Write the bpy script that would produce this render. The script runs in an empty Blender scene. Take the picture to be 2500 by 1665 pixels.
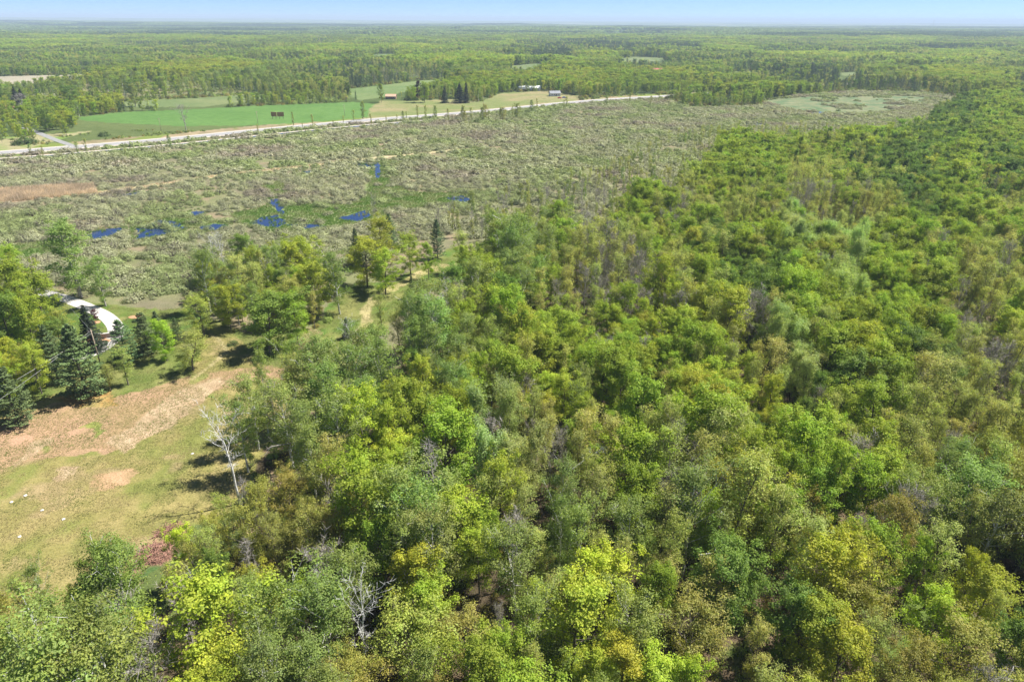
import bpy, math, random
import numpy as np
from mathutils import Matrix, Vector

random.seed(7)
rng = np.random.default_rng(11)
scene = bpy.context.scene
COL = scene.collection
R = math.radians

# ------------------------------------------------------------------ camera
CAM_H = 80.0
PITCH, ROLL = 25.26, 0.33
FPX, CX, CY = 24.0 / 36.0 * 2500.0, 1250.0, 832.5
cam_data = bpy.data.cameras.new("camera")
cam_data.lens = 24.0
cam_data.sensor_width = 36.0
cam_data.clip_start = 0.5
cam_data.clip_end = 90000.0
cam = bpy.data.objects.new("camera", cam_data)
COL.objects.link(cam)
ROT = Matrix.Rotation(R(90 - PITCH), 3, 'X') @ Matrix.Rotation(R(ROLL), 3, 'Z')
cam.matrix_world = Matrix.Translation((0, 0, CAM_H)) @ ROT.to_4x4()
scene.camera = cam

# ------------------------------------------------------------------ light
SUN_EL = 56.0
SUN_AZ = 68.0          # clockwise from +Y (the view direction) towards +X
world = bpy.data.worlds.new("World")
scene.world = world
world.use_nodes = True
wn = world.node_tree
bg = wn.nodes["Background"]
sky = wn.nodes.new("ShaderNodeTexSky")
sky.sky_type = 'NISHITA'
sky.sun_disc = False
sky.sun_elevation = R(SUN_EL)
sky.sun_rotation = R(SUN_AZ)
sky.altitude = 8000
sky.air_density = 1.0
sky.dust_density = 0.0
sky.ozone_density = 6.0
sgm = wn.nodes.new("ShaderNodeGamma")
sgm.inputs[1].default_value = 0.8
wn.links.new(sky.outputs[0], sgm.inputs[0])
wn.links.new(sgm.outputs[0], bg.inputs[0])
bg.inputs[1].default_value = 0.095
sun_d = bpy.data.lights.new("sun", 'SUN')
sun_d.energy = 4.9
sun_d.angle = R(0.53)
sun_d.color = (1.0, 0.955, 0.88)
sun = bpy.data.objects.new("sun", sun_d)
COL.objects.link(sun)
sv = Vector((math.sin(R(SUN_AZ)) * math.cos(R(SUN_EL)), math.cos(R(SUN_AZ)) * math.cos(R(SUN_EL)), math.sin(R(SUN_EL))))
sun.rotation_euler = sv.to_track_quat('Z', 'Y').to_euler()
scene.view_settings.view_transform = 'Standard'
scene.view_settings.look = 'None'
scene.view_settings.exposure = 1.12
scene.view_settings.gamma = 1.0
scene.cycles.max_bounces = 6
scene.cycles.diffuse_bounces = 3
scene.cycles.transmission_bounces = 3
scene.cycles.volume_bounces = 0
scene.cycles.volume_step_rate = 10
scene.cycles.use_denoising = True

# ------------------------------------------------------------------ helpers
RM = np.array(ROT)


def G(px, py, z=0.0):
    """photo pixel (2500 wide) -> world point on the level z"""
    d = RM @ np.array([px - CX, -(py - CY), -FPX])
    t = (z - CAM_H) / d[2]
    return np.array([d[0] * t, d[1] * t, z])


def PX(x, y, z):
    """world -> photo pixel, arrays allowed"""
    P = np.stack([np.asarray(x, float), np.asarray(y, float), np.asarray(z, float) - CAM_H], -1) @ RM
    w = np.maximum(-P[..., 2], 1e-3)
    return CX + FPX * P[..., 0] / w, CY - FPX * P[..., 1] / w, P[..., 2] < 0


def _h(ix, iy, s):
    n = (ix.astype(np.int64) * 374761393 + iy.astype(np.int64) * 668265263 + s * 974634777) & 0xffffffff
    n = ((n ^ (n >> 13)) * 1274126177) & 0xffffffff
    n = n ^ (n >> 16)
    return (n & 0xffff) / 65535.0


def vn(x, y, sc, s=0):
    x = np.asarray(x, float) / sc
    y = np.asarray(y, float) / sc
    ix, iy = np.floor(x), np.floor(y)
    fx, fy = x - ix, y - iy
    fx = fx * fx * (3 - 2 * fx)
    fy = fy * fy * (3 - 2 * fy)
    a, b = _h(ix, iy, s), _h(ix + 1, iy, s)
    c, d = _h(ix, iy + 1, s), _h(ix + 1, iy + 1, s)
    return (a * (1 - fx) + b * fx) * (1 - fy) + (c * (1 - fx) + d * fx) * fy


def fbm(x, y, sc, s=0, o=4):
    r, a, t = 0, 1.0, 0
    for i in range(o):
        r = r + a * vn(x, y, sc / 2 ** i, s + i * 17)
        t += a
        a *= 0.55
    return r / t


def pip(x, y, poly):
    x, y = np.asarray(x), np.asarray(y)
    ins = np.zeros(x.shape, bool)
    n = len(poly)
    for i in range(n):
        x1, y1 = poly[i][0], poly[i][1]
        x2, y2 = poly[(i + 1) % n][0], poly[(i + 1) % n][1]
        if y1 == y2:
            continue
        c = ((y1 > y) != (y2 > y)) & (x < (x2 - x1) * (y - y1) / (y2 - y1) + x1)
        ins ^= c
    return ins


def seg_dist(x, y, line):
    d = np.full(np.shape(x), 1e9)
    for (a, b) in zip(line[:-1], line[1:]):
        ax, ay, bx, by = a[0], a[1], b[0], b[1]
        dx, dy = bx - ax, by - ay
        t = np.clip(((x - ax) * dx + (y - ay) * dy) / (dx * dx + dy * dy + 1e-9), 0, 1)
        d = np.minimum(d, np.hypot(x - ax - t * dx, y - ay - t * dy))
    return d


def wpoly(pts, z=0.0):
    return [G(p[0], p[1], z) for p in pts]


def terrain(x, y):
    x, y = np.asarray(x, float), np.asarray(y, float)
    d = np.hypot(x, y)
    a = np.clip((d - 1150) / 3500, 0, 1) ** 1.3
    z = a * (fbm(x, y, 2600, 3) - 0.5) * 62
    a2 = np.clip((d - 5000) / 9000, 0, 1)
    z = z + a2 * (fbm(x, y, 7000, 9) - 0.42) * 45
    left = np.clip((-x - 0.12 * d) / (0.6 * d + 1), 0, 1)
    z = z + np.exp(-((d - 24000) / 4200) ** 2) * (62 * left + 4)
    return z


def mk_mesh(name, V, F, mats=(), mat_idx=None, smooth=False, attrs=None):
    """V (n,3), F list of index arrays, each (m,k)"""
    me = bpy.data.meshes.new(name)
    V = np.asarray(V, np.float32)
    me.vertices.add(len(V))
    me.vertices.foreach_set("co", V.ravel())
    F = [np.asarray(f, np.int32) for f in F if len(f)]
    loops = np.concatenate([f.ravel() for f in F])
    tot = np.concatenate([np.full(len(f), f.shape[1], np.int32) for f in F])
    start = np.concatenate([[0], np.cumsum(tot)[:-1]]).astype(np.int32)
    me.loops.add(len(loops))
    me.loops.foreach_set("vertex_index", loops)
    me.polygons.add(len(tot))
    me.polygons.foreach_set("loop_start", start)
    me.polygons.foreach_set("loop_total", tot)
    for m in mats:
        me.materials.append(m)
    if mat_idx is not None:
        me.polygons.foreach_set("material_index", np.asarray(mat_idx, np.int32))
    if attrs:
        for k, (dom, arr) in attrs.items():
            if arr.ndim == 2:
                at = me.attributes.new(k, 'FLOAT_COLOR', dom)
                a4 = np.ones((len(arr), 4), np.float32)
                a4[:, :3] = arr[:, :3]
                at.data.foreach_set("color", a4.ravel())
            else:
                at = me.attributes.new(k, 'FLOAT', dom)
                at.data.foreach_set("value", arr.astype(np.float32))
    me.update(calc_edges=True)
    me.polygons.foreach_set("use_smooth", np.full(len(tot), smooth, bool))
    return me


def tag(o, label=None, cat=None, group=None, kind=None):
    if label:
        o["label"] = label
    if cat:
        o["category"] = cat
    if group:
        o["group"] = group
    if kind:
        o["kind"] = kind
    return o


def obj(name, me, parent=None):
    o = bpy.data.objects.new(name, me)
    COL.objects.link(o)
    if parent is not None:
        o.parent = parent
    return o


def empty(name, loc, rz=0.0):
    o = bpy.data.objects.new(name, None)
    o.empty_display_size = 0.5
    COL.objects.link(o)
    o.location = loc
    o.rotation_euler = (0, 0, rz)
    return o


class MB:
    """collects primitive shapes for one mesh"""

    def __init__(s):
        s.v, s.f = [], []

    def add(s, vs, fs):
        n = len(s.v)
        s.v += [tuple(v) for v in vs]
        s.f += [tuple(i + n for i in f) for f in fs]
        return s

    def box(s, c, d, rz=0.0, taper=1.0):
        cx, cy, cz = c
        ca, sa = math.cos(rz), math.sin(rz)
        vs = []
        for k, zz in ((1.0, -1), (taper, 1)):
            for (a, b) in ((-1, -1), (1, -1), (1, 1), (-1, 1)):
                x, y = a * d[0] / 2 * k, b * d[1] / 2 * k
                vs.append((cx + x * ca - y * sa, cy + x * sa + y * ca, cz + zz * d[2] / 2))
        return s.add(vs, [(3, 2, 1, 0), (4, 5, 6, 7), (0, 1, 5, 4), (1, 2, 6, 5), (2, 3, 7, 6), (3, 0, 4, 7)])

    def prism(s, prof, x0, x1):
        """profile in (y,z) extruded along x"""
        n = len(prof)
        vs = [(x0, y, z) for y, z in prof] + [(x1, y, z) for y, z in prof]
        fs = [tuple(range(n - 1, -1, -1)), tuple(range(n, 2 * n))]
        fs += [(i, (i + 1) % n, (i + 1) % n + n, i + n) for i in range(n)]
        return s.add(vs, fs)

    def tube(s, pts, rad, sides=6):
        pts = [Vector(p) for p in pts]
        n = len(pts)
        vs, fs = [], []
        for i, p in enumerate(pts):
            t = (pts[min(i + 1, n - 1)] - pts[max(i - 1, 0)]).normalized()
            u = t.cross(Vector((0.31, 0.95, 0.05))).normalized()
            w = t.cross(u)
            r = rad[i] if hasattr(rad, '__len__') else rad
            for k in range(sides):
                a = 2 * math.pi * k / sides
                vs.append(p + (u * math.cos(a) + w * math.sin(a)) * r)
        for i in range(n - 1):
            for k in range(sides):
                k2 = (k + 1) % sides
                fs.append((i * sides + k, i * sides + k2, (i + 1) * sides + k2, (i + 1) * sides + k))
        fs.append(tuple(range(sides - 1, -1, -1)))
        fs.append(tuple((n - 1) * sides + k for k in range(sides)))
        return s.add(vs, fs)

    def build(s, name, m, parent=None, smooth=False):
        me = bpy.data.meshes.new(name)
        me.from_pydata(s.v, [], s.f)
        me.materials.append(m)
        me.update()
        if smooth:
            me.polygons.foreach_set("use_smooth", [True] * len(s.f))
        return obj(name, me, parent)


# ------------------------------------------------------------------ materials
def nodes_mat(name):
    m = bpy.data.materials.new(name)
    m.use_nodes = True
    nt = m.node_tree
    b = nt.nodes["Principled BSDF"]
    return m, nt, b


def mixc(nt, a, b, fac, mode='MIX'):
    n = nt.nodes.new("ShaderNodeMix")
    n.data_type = 'RGBA'
    n.blend_type = mode
    for sock, v in ((n.inputs[0], fac), (n.inputs[6], a), (n.inputs[7], b)):
        if hasattr(v, 'links'):
            nt.links.new(v, sock)
        else:
            sock.default_value = v if not isinstance(v, tuple) or len(v) == 4 else (*v, 1)
    return n.outputs[2]


def noise_node(nt, scale, detail=4, rough=0.6, dist=0.0):
    tc = nt.nodes.new("ShaderNodeTexCoord")
    n = nt.nodes.new("ShaderNodeTexNoise")
    n.inputs["Scale"].default_value = scale
    n.inputs["Detail"].default_value = detail
    n.inputs["Roughness"].default_value = rough
    n.inputs["Distortion"].default_value = dist
    nt.links.new(tc.outputs["Object"], n.inputs["Vector"])
    return n.outputs["Fac"]


def ramp(nt, val, p0, c0, p1, c1):
    r = nt.nodes.new("ShaderNodeValToRGB")
    r.color_ramp.elements[0].position = p0
    r.color_ramp.elements[0].color = (*c0, 1)
    r.color_ramp.elements[1].position = p1
    r.color_ramp.elements[1].color = (*c1, 1)
    nt.links.new(val, r.inputs[0])
    return r.outputs[0]


def simple_mat(name, c, rough=0.8, scale=2.0, var=0.25, metallic=0.0, bump=0.0):
    m, nt, b = nodes_mat(name)
    n = noise_node(nt, scale)
    c0 = tuple(max(0, v * (1 - var)) for v in c)
    c1 = tuple(min(1, v * (1 + var)) for v in c)
    nt.links.new(ramp(nt, n, 0.3, c0, 0.7, c1), b.inputs["Base Color"])
    b.inputs["Roughness"].default_value = rough
    b.inputs["Metallic"].default_value = metallic
    b.inputs["Specular IOR Level"].default_value = 0.3
    if bump:
        bn = nt.nodes.new("ShaderNodeBump")
        bn.inputs["Strength"].default_value = bump
        nt.links.new(n, bn.inputs["Height"])
        nt.links.new(bn.outputs[0], b.inputs["Normal"])
    return m


def tint_attr(nt):
    a = nt.nodes.new("ShaderNodeAttribute")
    a.attribute_type = 'INSTANCER'
    a.attribute_name = "tint"
    return a.outputs["Color"]


def leaf_mat(name, transl=0.35, rough=0.55, spec=0.25):
    m, nt, b = nodes_mat(name)
    t = tint_attr(nt)
    va = nt.nodes.new("ShaderNodeAttribute")
    va.attribute_name = "var"
    col = mixc(nt, t, va.outputs["Color"], 1.0, 'MULTIPLY')
    b.inputs["Roughness"].default_value = rough
    b.inputs["Specular IOR Level"].default_value = spec
    nt.links.new(col, b.inputs["Base Color"])
    tr = nt.nodes.new("ShaderNodeBsdfTranslucent")
    tcol = mixc(nt, col, (1.15, 1.2, 0.55, 1), 1.0, 'MULTIPLY')
    nt.links.new(tcol, tr.inputs["Color"])
    mx = nt.nodes.new("ShaderNodeMixShader")
    mx.inputs[0].default_value = transl
    nt.links.new(b.outputs[0], mx.inputs[1])
    nt.links.new(tr.outputs[0], mx.inputs[2])
    nt.links.new(mx.outputs[0], nt.nodes["Material Output"].inputs[0])
    return m


def bark_mat(name, c0, c1, scale=3.0):
    m, nt, b = nodes_mat(name)
    n = noise_node(nt, scale, 5, 0.65)
    nt.links.new(ramp(nt, n, 0.35, c0, 0.6, c1), b.inputs["Base Color"])
    b.inputs["Roughness"].default_value = 0.9
    b.inputs["Specular IOR Level"].default_value = 0.15
    return m


M_LEAF = leaf_mat("leaf", 0.45)
M_NEEDLE = leaf_mat("needles", 0.12, 0.6, 0.2)
M_SHRUB = leaf_mat("shrub_leaf", 0.25, 0.7, 0.15)
M_BARK = bark_mat("bark_grey_brown", (0.09, 0.075, 0.06), (0.2, 0.175, 0.15))
M_WHITE = bark_mat("bark_pale", (0.38, 0.37, 0.35), (0.74, 0.73, 0.7))
M_GREYB = bark_mat("bark_weathered", (0.2, 0.18, 0.165), (0.42, 0.39, 0.36))
M_DARKB = bark_mat("bark_dark", (0.05, 0.04, 0.035), (0.12, 0.1, 0.085))
M_BRUSH = bark_mat("brush_sticks", (0.2, 0.11, 0.08), (0.42, 0.24, 0.18))

# ground: painted zones in a colour attribute, grain from noise
m, nt, b = nodes_mat("ground")
ga = nt.nodes.new("ShaderNodeAttribute")
ga.attribute_name = "zone"
fine = noise_node(nt, 2.6, 5, 0.72)
mid = noise_node(nt, 0.16, 5, 0.6, 0.6)
c = mixc(nt, ga.outputs["Color"], ramp(nt, fine, 0.3, (0.55, 0.57, 0.5), 0.72, (1.42, 1.38, 1.34)), 1.0, 'MULTIPLY')
c = mixc(nt, c, ramp(nt, mid, 0.3, (0.82, 0.86, 0.78), 0.7, (1.15, 1.12, 1.12)), 1.0, 'MULTIPLY')
nt.links.new(c, b.inputs["Base Color"])
b.inputs["Roughness"].default_value = 0.95
b.inputs["Specular IOR Level"].default_value = 0.1
bn = nt.nodes.new("ShaderNodeBump")
bn.inputs["Strength"].default_value = 0.55
bn.inputs["Distance"].default_value = 0.25
nt.links.new(fine, bn.inputs["Height"])
nt.links.new(bn.outputs[0], b.inputs["Normal"])
M_GROUND = m

m, nt, b = nodes_mat("marsh_water")
b.inputs["Base Color"].default_value = (0.012, 0.03, 0.09, 1)
b.inputs["Roughness"].default_value = 0.06
b.inputs["IOR"].default_value = 1.42
b.inputs["Specular IOR Level"].default_value = 0.6
n = noise_node(nt, 2.2, 4, 0.6)
bn = nt.nodes.new("ShaderNodeBump")
bn.inputs["Strength"].default_value = 0.25
bn.inputs["Distance"].default_value = 0.05
nt.links.new(n, bn.inputs["Height"])
nt.links.new(bn.outputs[0], b.inputs["Normal"])
M_WATER = m

# ------------------------------------------------------------------ zones (photo pixels -> ground)
HIGHWAY = [G(*p)[:2] for p in ((-700, 424), (-300, 395), (0, 374), (180, 360), (420, 340), (611, 321), (900, 294), (1087, 280),
                               (1247, 266), (1373, 253), (1500, 243), (1679, 232), (1829, 221), (2013, 209), (2300, 192), (2600, 178))]
DITCH = [G(*p)[:2] for p in ((-300, 410), (0, 389), (180, 375), (420, 354), (560, 340), (700, 325), (900, 306), (1040, 295))]
SIDE_ROAD = [G(*p)[:2] for p in ((60, 312), (103, 329), (138, 343), (178, 357))]
DRIVE = [G(*p)[:2] for p in ((-160, 672), (-60, 690), (40, 703), (110, 716), (161, 730), (218, 752), (258, 772), (280, 795), (283, 818),
                             (267, 838), (235, 858), (178, 880))]
PATHWAY = [G(*p)[:2] for p in ((870, 880), (880, 830), (889, 788), (899, 745), (915, 722), (950, 707), (984, 690), (1030, 668), (1079, 650), (1180, 640), (1300, 620))]
FOOT = [G(*p)[:2] for p in ((470, 925), (515, 893), (548, 862), (552, 850), (536, 832), (515, 815))]
REEDLINE = [G(*p)[:2] for p in ((225, 474), (290, 464), (360, 455), (500, 434), (600, 422), (700, 411), (780, 402), (860, 392), (960, 382), (1120, 366))]

FIELD = wpoly([(-400, 1000), (0, 1010), (60, 990), (130, 962), (215, 985), (330, 960), (470, 915), (500, 800), (560, 800), (640, 890), (700, 900), (760, 850), (790, 900),
               (770, 960), (700, 1010), (640, 1090), (600, 1200), (560, 1260), (480, 1270), (400, 1340), (330, 1420), (250, 1500), (120, 1540), (-500, 1600)])
LAWN = wpoly([(-300, 720), (60, 690), (110, 700), (230, 740), (330, 755), (480, 752), (560, 800), (640, 820), (760, 800), (830, 720), (880, 690),
              (960, 690), (1060, 630), (1110, 600), (1170, 640), (1130, 680), (1040, 720), (960, 780), (900, 850), (860, 960), (800, 1000), (500, 1000), (200, 1020), (-300, 1100)])
HAY = wpoly([(192, 287), (306, 274), (497, 266), (611, 260), (864, 250), (915, 255), (915, 286), (726, 302), (573, 308), (420, 308), (267, 300), (200, 295)])
HAY2 = wpoly([(300, 249), (460, 241), (640, 231), (660, 240), (497, 262), (300, 262)])
HAY3 = wpoly([(846, 219), (1030, 197), (1135, 194), (1080, 209), (990, 224), (945, 236), (880, 246), (850, 232)])
TANFIELD = wpoly([(-200, 190), (0, 187), (229, 182), (240, 190), (130, 200), (40, 212), (-200, 216)])
YARD = wpoly([(900, 268), (930, 246), (991, 247), (1110, 243), (1170, 250), (1225, 228), (1330, 222), (1420, 236), (1400, 248), (1240, 262), (1145, 272), (1014, 282), (900, 290)])
MEAD = [wpoly(p) for p in (
    [(1205, 161), (1335, 152), (1372, 163), (1300, 174), (1235, 171)],
    [(1470, 143), (1560, 138), (1668, 143), (1640, 152), (1500, 157)],
    [(895, 138), (930, 133), (970, 133), (968, 140), (920, 143)],
    [(2050, 179), (2095, 176), (2110, 182), (2060, 187)],
    [(2180, 163), (2270, 164), (2275, 169), (2190, 169)],
    [(2455, 204), (2520, 200), (2520, 212), (2460, 209)],
    [(1770, 176), (1850, 174), (1860, 180), (1790, 182)])]
MARSH = wpoly([(1860, 246), (1967, 237), (2227, 235), (2285, 241), (2173, 272), (2058, 279), (1925, 266)])
GREENBOG = [wpoly(p) for p in (
    [(560, 522), (640, 505), (665, 490), (700, 505), (760, 498), (850, 500), (890, 480), (905, 440), (895, 405), (935, 398), (955, 440), (1000, 470), (1120, 472), (1125, 492), (1000, 512),
     (920, 540), (820, 562), (640, 566), (580, 545)],
    [(640, 455), (690, 440), (700, 470), (665, 480)], [(400, 537), (480, 528), (560, 545), (420, 560)],
    [(0, 600), (110, 590), (200, 600), (100, 625), (0, 640)])]
REED = wpoly([(-200, 476), (0, 464), (120, 457), (232, 452), (238, 474), (120, 484), (0, 497), (-200, 512)])
BRUSHZONE = wpoly([(60, 235), (200, 205), (420, 196), (600, 222), (620, 240), (300, 250), (210, 262), (150, 270)])
WATERS = [
    [(208, 574), (250, 560), (296, 556), (304, 563), (270, 578), (240, 588)],
    [(330, 560), (382, 537), (430, 541), (455, 556), (420, 570), (363, 580), (330, 586)],
    [(480, 556), (520, 545), (560, 548), (548, 560), (500, 566)],
    [(262, 483), (300, 474), (330, 470), (368, 466), (352, 474), (310, 481)],
    [(738, 420), (772, 416), (778, 421), (745, 425)],
    [(850, 404), (895, 398), (927, 398), (930, 415), (927, 436), (916, 436), (914, 412), (880, 409)],
    [(1085, 484), (1122, 478), (1148, 480), (1144, 498), (1125, 496)],
    [(615, 545), (640, 530), (680, 525), (702, 545), (680, 556), (640, 552)],
    [(700, 547), (760, 548), (812, 552), (745, 560)],
    [(825, 531), (860, 522), (893, 514), (908, 525), (880, 541), (840, 538)],
    [(655, 490), (676, 484), (692, 508), (698, 524), (678, 522)],
    [(455, 519), (482, 513), (505, 519), (480, 528)],
    [(1815, 304), (1845, 300), (1868, 303), (1850, 307)],
    [(1980, 276), (2000, 273), (2018, 276), (2000, 279)],
    [(1265, 850), (1310, 820), (1320, 880), (1300, 905), (1270, 890)],
]
WPOLYS = [wpoly(p) for p in WATERS]
# canopy outline of the near wood, taken at crown height
WOODS = wpoly([(-600, 1800), (-500, 1640), (0, 1570), (60, 1550), (130, 1560), (190, 1540), (240, 1475), (340, 1420), (420, 1360), (460, 1310), (540, 1230), (600, 1190), (625, 1120), (585, 1060), (585, 1015),
               (640, 985), (700, 960), (740, 925), (790, 925), (840, 890), (930, 862), (985, 805), (1045, 772), (1100, 748), (1145, 705), (1180, 655), (1170, 610), (1210, 570),
               (1250, 550), (1330, 545), (1450, 525), (1560, 495), (1620, 445), (1700, 395), (1780, 350), (1950, 335), (2120, 320), (2260, 305), (2290, 255), (2400, 230), (2700, 195),
               (3400, 300), (3600, 900), (3600, 1900), (1200, 2300)], 9.0)
GAPS = [G(1290, 850)[:2], G(1110, 1570)[:2], G(1330, 985)[:2], G(1745, 1640)[:2], G(2480, 1560)[:2], G(2380, 1480)[:2], G(640, 1225)[:2], G(700, 1110)[:2], G(965, 990)[:2]]
GAPR = [7, 5, 5, 3.0, 4.5, 3.5, 6, 6, 4]
BELT = wpoly([(1590, 228), (1640, 226), (1720, 222), (1830, 218), (1990, 206), (2200, 190), (2700, 160), (2700, 215), (2480, 232), (2330, 236), (2240, 224), (2100, 222), (1980, 230), (1880, 242), (1860, 258), (1760, 262), (1690, 262), (1630, 246)])
for q_ in MEAD[:2]:
    c_ = np.mean(q_, 0)
    for i_ in range(len(q_)):
        q_[i_] = c_ + (q_[i_] - c_) * 0.7
FRINGE = wpoly([(1100, 560), (1150, 510), (1300, 480), (1450, 440), (1600, 380), (1720, 330), (1780, 350), (1640, 450), (1560, 500), (1440, 530), (1250, 550), (1130, 590)], 7.0)

# ------------------------------------------------------------------ ground sheet
NU, NV = 860, 760
yy = [-80.0]
while yy[-1] < 30000:
    y0 = yy[-1]
    yy.append(y0 + (3.0 if y0 < 50 else max(0.42, (y0 + 20) ** 1.34 * 0.00082)))
yy = np.array(yy)
print("ground rows", len(yy))
uu = np.linspace(-1.12, 1.12, NU)
UU, YY = np.meshgrid(uu, yy)
XX = UU * (np.maximum(YY, -40) + 130)
ZZ = terrain(XX, YY)
gx, gy = XX.ravel(), YY.ravel()
wx = gx + (fbm(gx, gy, 14, 31) - 0.5) * 9
wy = gy + (fbm(gx, gy, 14, 57) - 0.5) * 9
wx2 = gx + (fbm(gx, gy, 5, 31) - 0.5) * 4
wy2 = gy + (fbm(gx, gy, 5, 57) - 0.5) * 4
colr = np.zeros((len(gx), 3))


def setc(mask, c0, c1=None, sc=8.0, s=0, lo=0.35, hi=0.65):
    """fill a zone with a patchy mix of two soils"""
    c0 = np.array(c0)
    if c1 is None:
        colr[mask] = c0
        return
    t = np.clip((fbm(gx[mask], gy[mask], sc, s) - lo) / (hi - lo), 0, 1)[:, None]
    colr[mask] = c0 * (1 - t) + np.array(c1) * t


def over(mask, c, sc, s, thr, soft=0.1, k=1.0):
    x, y = gx[mask], gy[mask]
    t = np.clip((fbm(x, y, sc, s) - thr) / soft, 0, 1)[:, None] * k
    colr[mask] = colr[mask] * (1 - t) + np.array(c) * t


allm = np.ones(len(gx), bool)
setc(allm, (0.055, 0.085, 0.022), (0.10, 0.13, 0.045), 60, 5)
far = gy > 2500
setc(far, (0.08, 0.12, 0.06), (0.16, 0.21, 0.10), 420, 77, 0.35, 0.62)
over(far, (0.30, 0.30, 0.20), 500, 400, 0.66, 0.02, 0.7)
hwx = np.array([p[0] for p in HIGHWAY]); hwy = np.array([p[1] for p in HIGHWAY])
hy = np.interp(gx, hwx, hwy)
swamp = (gy < hy) & (gy > 120)
setc(swamp, (0.17, 0.155, 0.105), (0.17, 0.18, 0.09), 16, 21)
over(swamp, (0.22, 0.18, 0.12), 10, 44, 0.58, 0.08)
dh = seg_dist(gx, gy, HIGHWAY)
verge = (dh < 26) & (gy > hy)
setc(verge, (0.30, 0.24, 0.16), (0.20, 0.17, 0.10), 9, 70)
over(verge, (0.16, 0.2, 0.05), 22, 71, 0.52, 0.05)
near_v = (dh < 17) & (gy <= hy)
setc(near_v, (0.12, 0.17, 0.04), (0.26, 0.22, 0.14), 8, 72)
roadL = (gy > hy) & (gx < G(190, 330)[0]) & (dh < 75)
setc(roadL & (dh > 8), (0.15, 0.22, 0.055), (0.28, 0.26, 0.15), 15, 73, 0.45, 0.6)
m = pip(wx2, wy2, REED); setc(m, (0.42, 0.33, 0.24), (0.34, 0.27, 0.19), 5, 3)
m = (seg_dist(wx2, wy2, REEDLINE) < 2.6); setc(m, (0.46, 0.39, 0.25), (0.33, 0.30, 0.17), 6, 4)
for q in GREENBOG:
    m = pip(wx, wy, q); setc(m, (0.10, 0.16, 0.04), (0.17, 0.20, 0.09), 4, 8)
m = pip(wx, wy, MARSH); setc(m, (0.095, 0.15, 0.075), (0.19, 0.20, 0.115), 9, 14)
woods = pip(wx, wy, WOODS); setc(woods, (0.12, 0.088, 0.06), (0.07, 0.055, 0.036), 6, 90)
over(woods, (0.09, 0.13, 0.03), 9, 91, 0.56, 0.06)
m = pip(wx, wy, BRUSHZONE); setc(m, (0.12, 0.155, 0.055), (0.18, 0.17, 0.09), 24, 92)
for q, a, b2 in ((HAY, (0.085, 0.17, 0.042), (0.10, 0.19, 0.05)), (HAY2, (0.12, 0.165, 0.065), (0.16, 0.19, 0.085)), (HAY3, (0.12, 0.175, 0.065), (0.15, 0.195, 0.08)),
                 (TANFIELD, (0.27, 0.245, 0.20), (0.33, 0.30, 0.25)), (YARD, (0.16, 0.19, 0.07), (0.25, 0.22, 0.12))):
    m = pip(wx2, wy2, q); setc(m, a, b2, 30, 33)
for q in MEAD:
    m = pip(gx, gy, q); setc(m, (0.115, 0.16, 0.06), (0.15, 0.18, 0.085), 45, 34)
m = pip(gx, gy, MEAD[5]); setc(m, (0.33, 0.33, 0.2))
# home clearing
lawn = pip(wx2, wy2, LAWN) & ~woods
setc(lawn, (0.12, 0.16, 0.04), (0.19, 0.195, 0.07), 7, 41)
over(lawn, (0.09, 0.155, 0.03), 12, 43, 0.55, 0.06)
field = pip(wx2, wy2, FIELD)
setc(field, (0.215, 0.20, 0.07), (0.28, 0.235, 0.105), 3.0, 51, 0.3, 0.7)
over(field, (0.185, 0.195, 0.06), 11, 52, 0.52, 0.1)
over(field, (0.31, 0.235, 0.14), 6, 53, 0.58, 0.1, 0.7)
tanA = pip(wx2, wy2, wpoly([(-400, 1040), (0, 1030), (100, 1000), (220, 965), (330, 940), (470, 910), (560, 905), (640, 895), (700, 900), (690, 930), (600, 930),
                            (520, 960), (430, 1020), (330, 1080), (250, 1105), (150, 1110), (60, 1130), (0, 1160), (-400, 1180)]))
m = tanA & field
setc(m, (0.36, 0.235, 0.16), (0.30, 0.215, 0.125), 6, 54, 0.3, 0.7)
over(m, (0.20, 0.21, 0.07), 7, 55, 0.62, 0.06)
for q in ([(255, 1080), (330, 1040), (440, 950), (540, 920), (560, 935), (480, 985), (400, 1050), (300, 1100)], [(20, 1150), (60, 1105), (90, 1070), (130, 1070), (100, 1100)],
          [(130, 1170), (160, 1140), (195, 1135), (180, 1155), (140, 1180)], [(640, 1150), (700, 1140), (690, 1290), (560, 1330), (600, 1220)]):
    m = pip(wx2, wy2, wpoly(q)) & (field | woods)
    x, y = gx[m], gy[m]
    # mown streaks running along the strip
    st = vn(x * 0.72 + y * 0.69, (y * 0.72 - x * 0.69) * 0.18, 0.55, 61)[:, None]
    colr[m] = np.array((0.30, 0.21, 0.135)) * (1 - st) + np.array((0.46, 0.35, 0.25)) * st
m = pip(wx2, wy2, wpoly([(195, 1195), (225, 1165), (300, 1145), (335, 1160), (300, 1185), (230, 1205)])); setc(m, (0.42, 0.275, 0.175), (0.31, 0.22, 0.125), 2.5, 62)
m = pip(wx2, wy2, wpoly([(185, 1045), (225, 1030), (255, 1050), (240, 1068), (215, 1050)])); setc(m, (0.15, 0.20, 0.05), (0.22, 0.24, 0.07), 3, 63)
m = pip(wx2, wy2, wpoly([(130, 975), (215, 950), (250, 962), (300, 990), (200, 1000)])); setc(m, (0.40, 0.22, 0.085), (0.30, 0.24, 0.10), 4, 64)
m = pip(wx2, wy2, wpoly([(320, 1420), (360, 1350), (420, 1300), (470, 1250), (440, 1330), (390, 1380), (340, 1430)])); setc(m, (0.25, 0.145, 0.11), (0.07, 0.12, 0.04), 2.5, 65)
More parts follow.
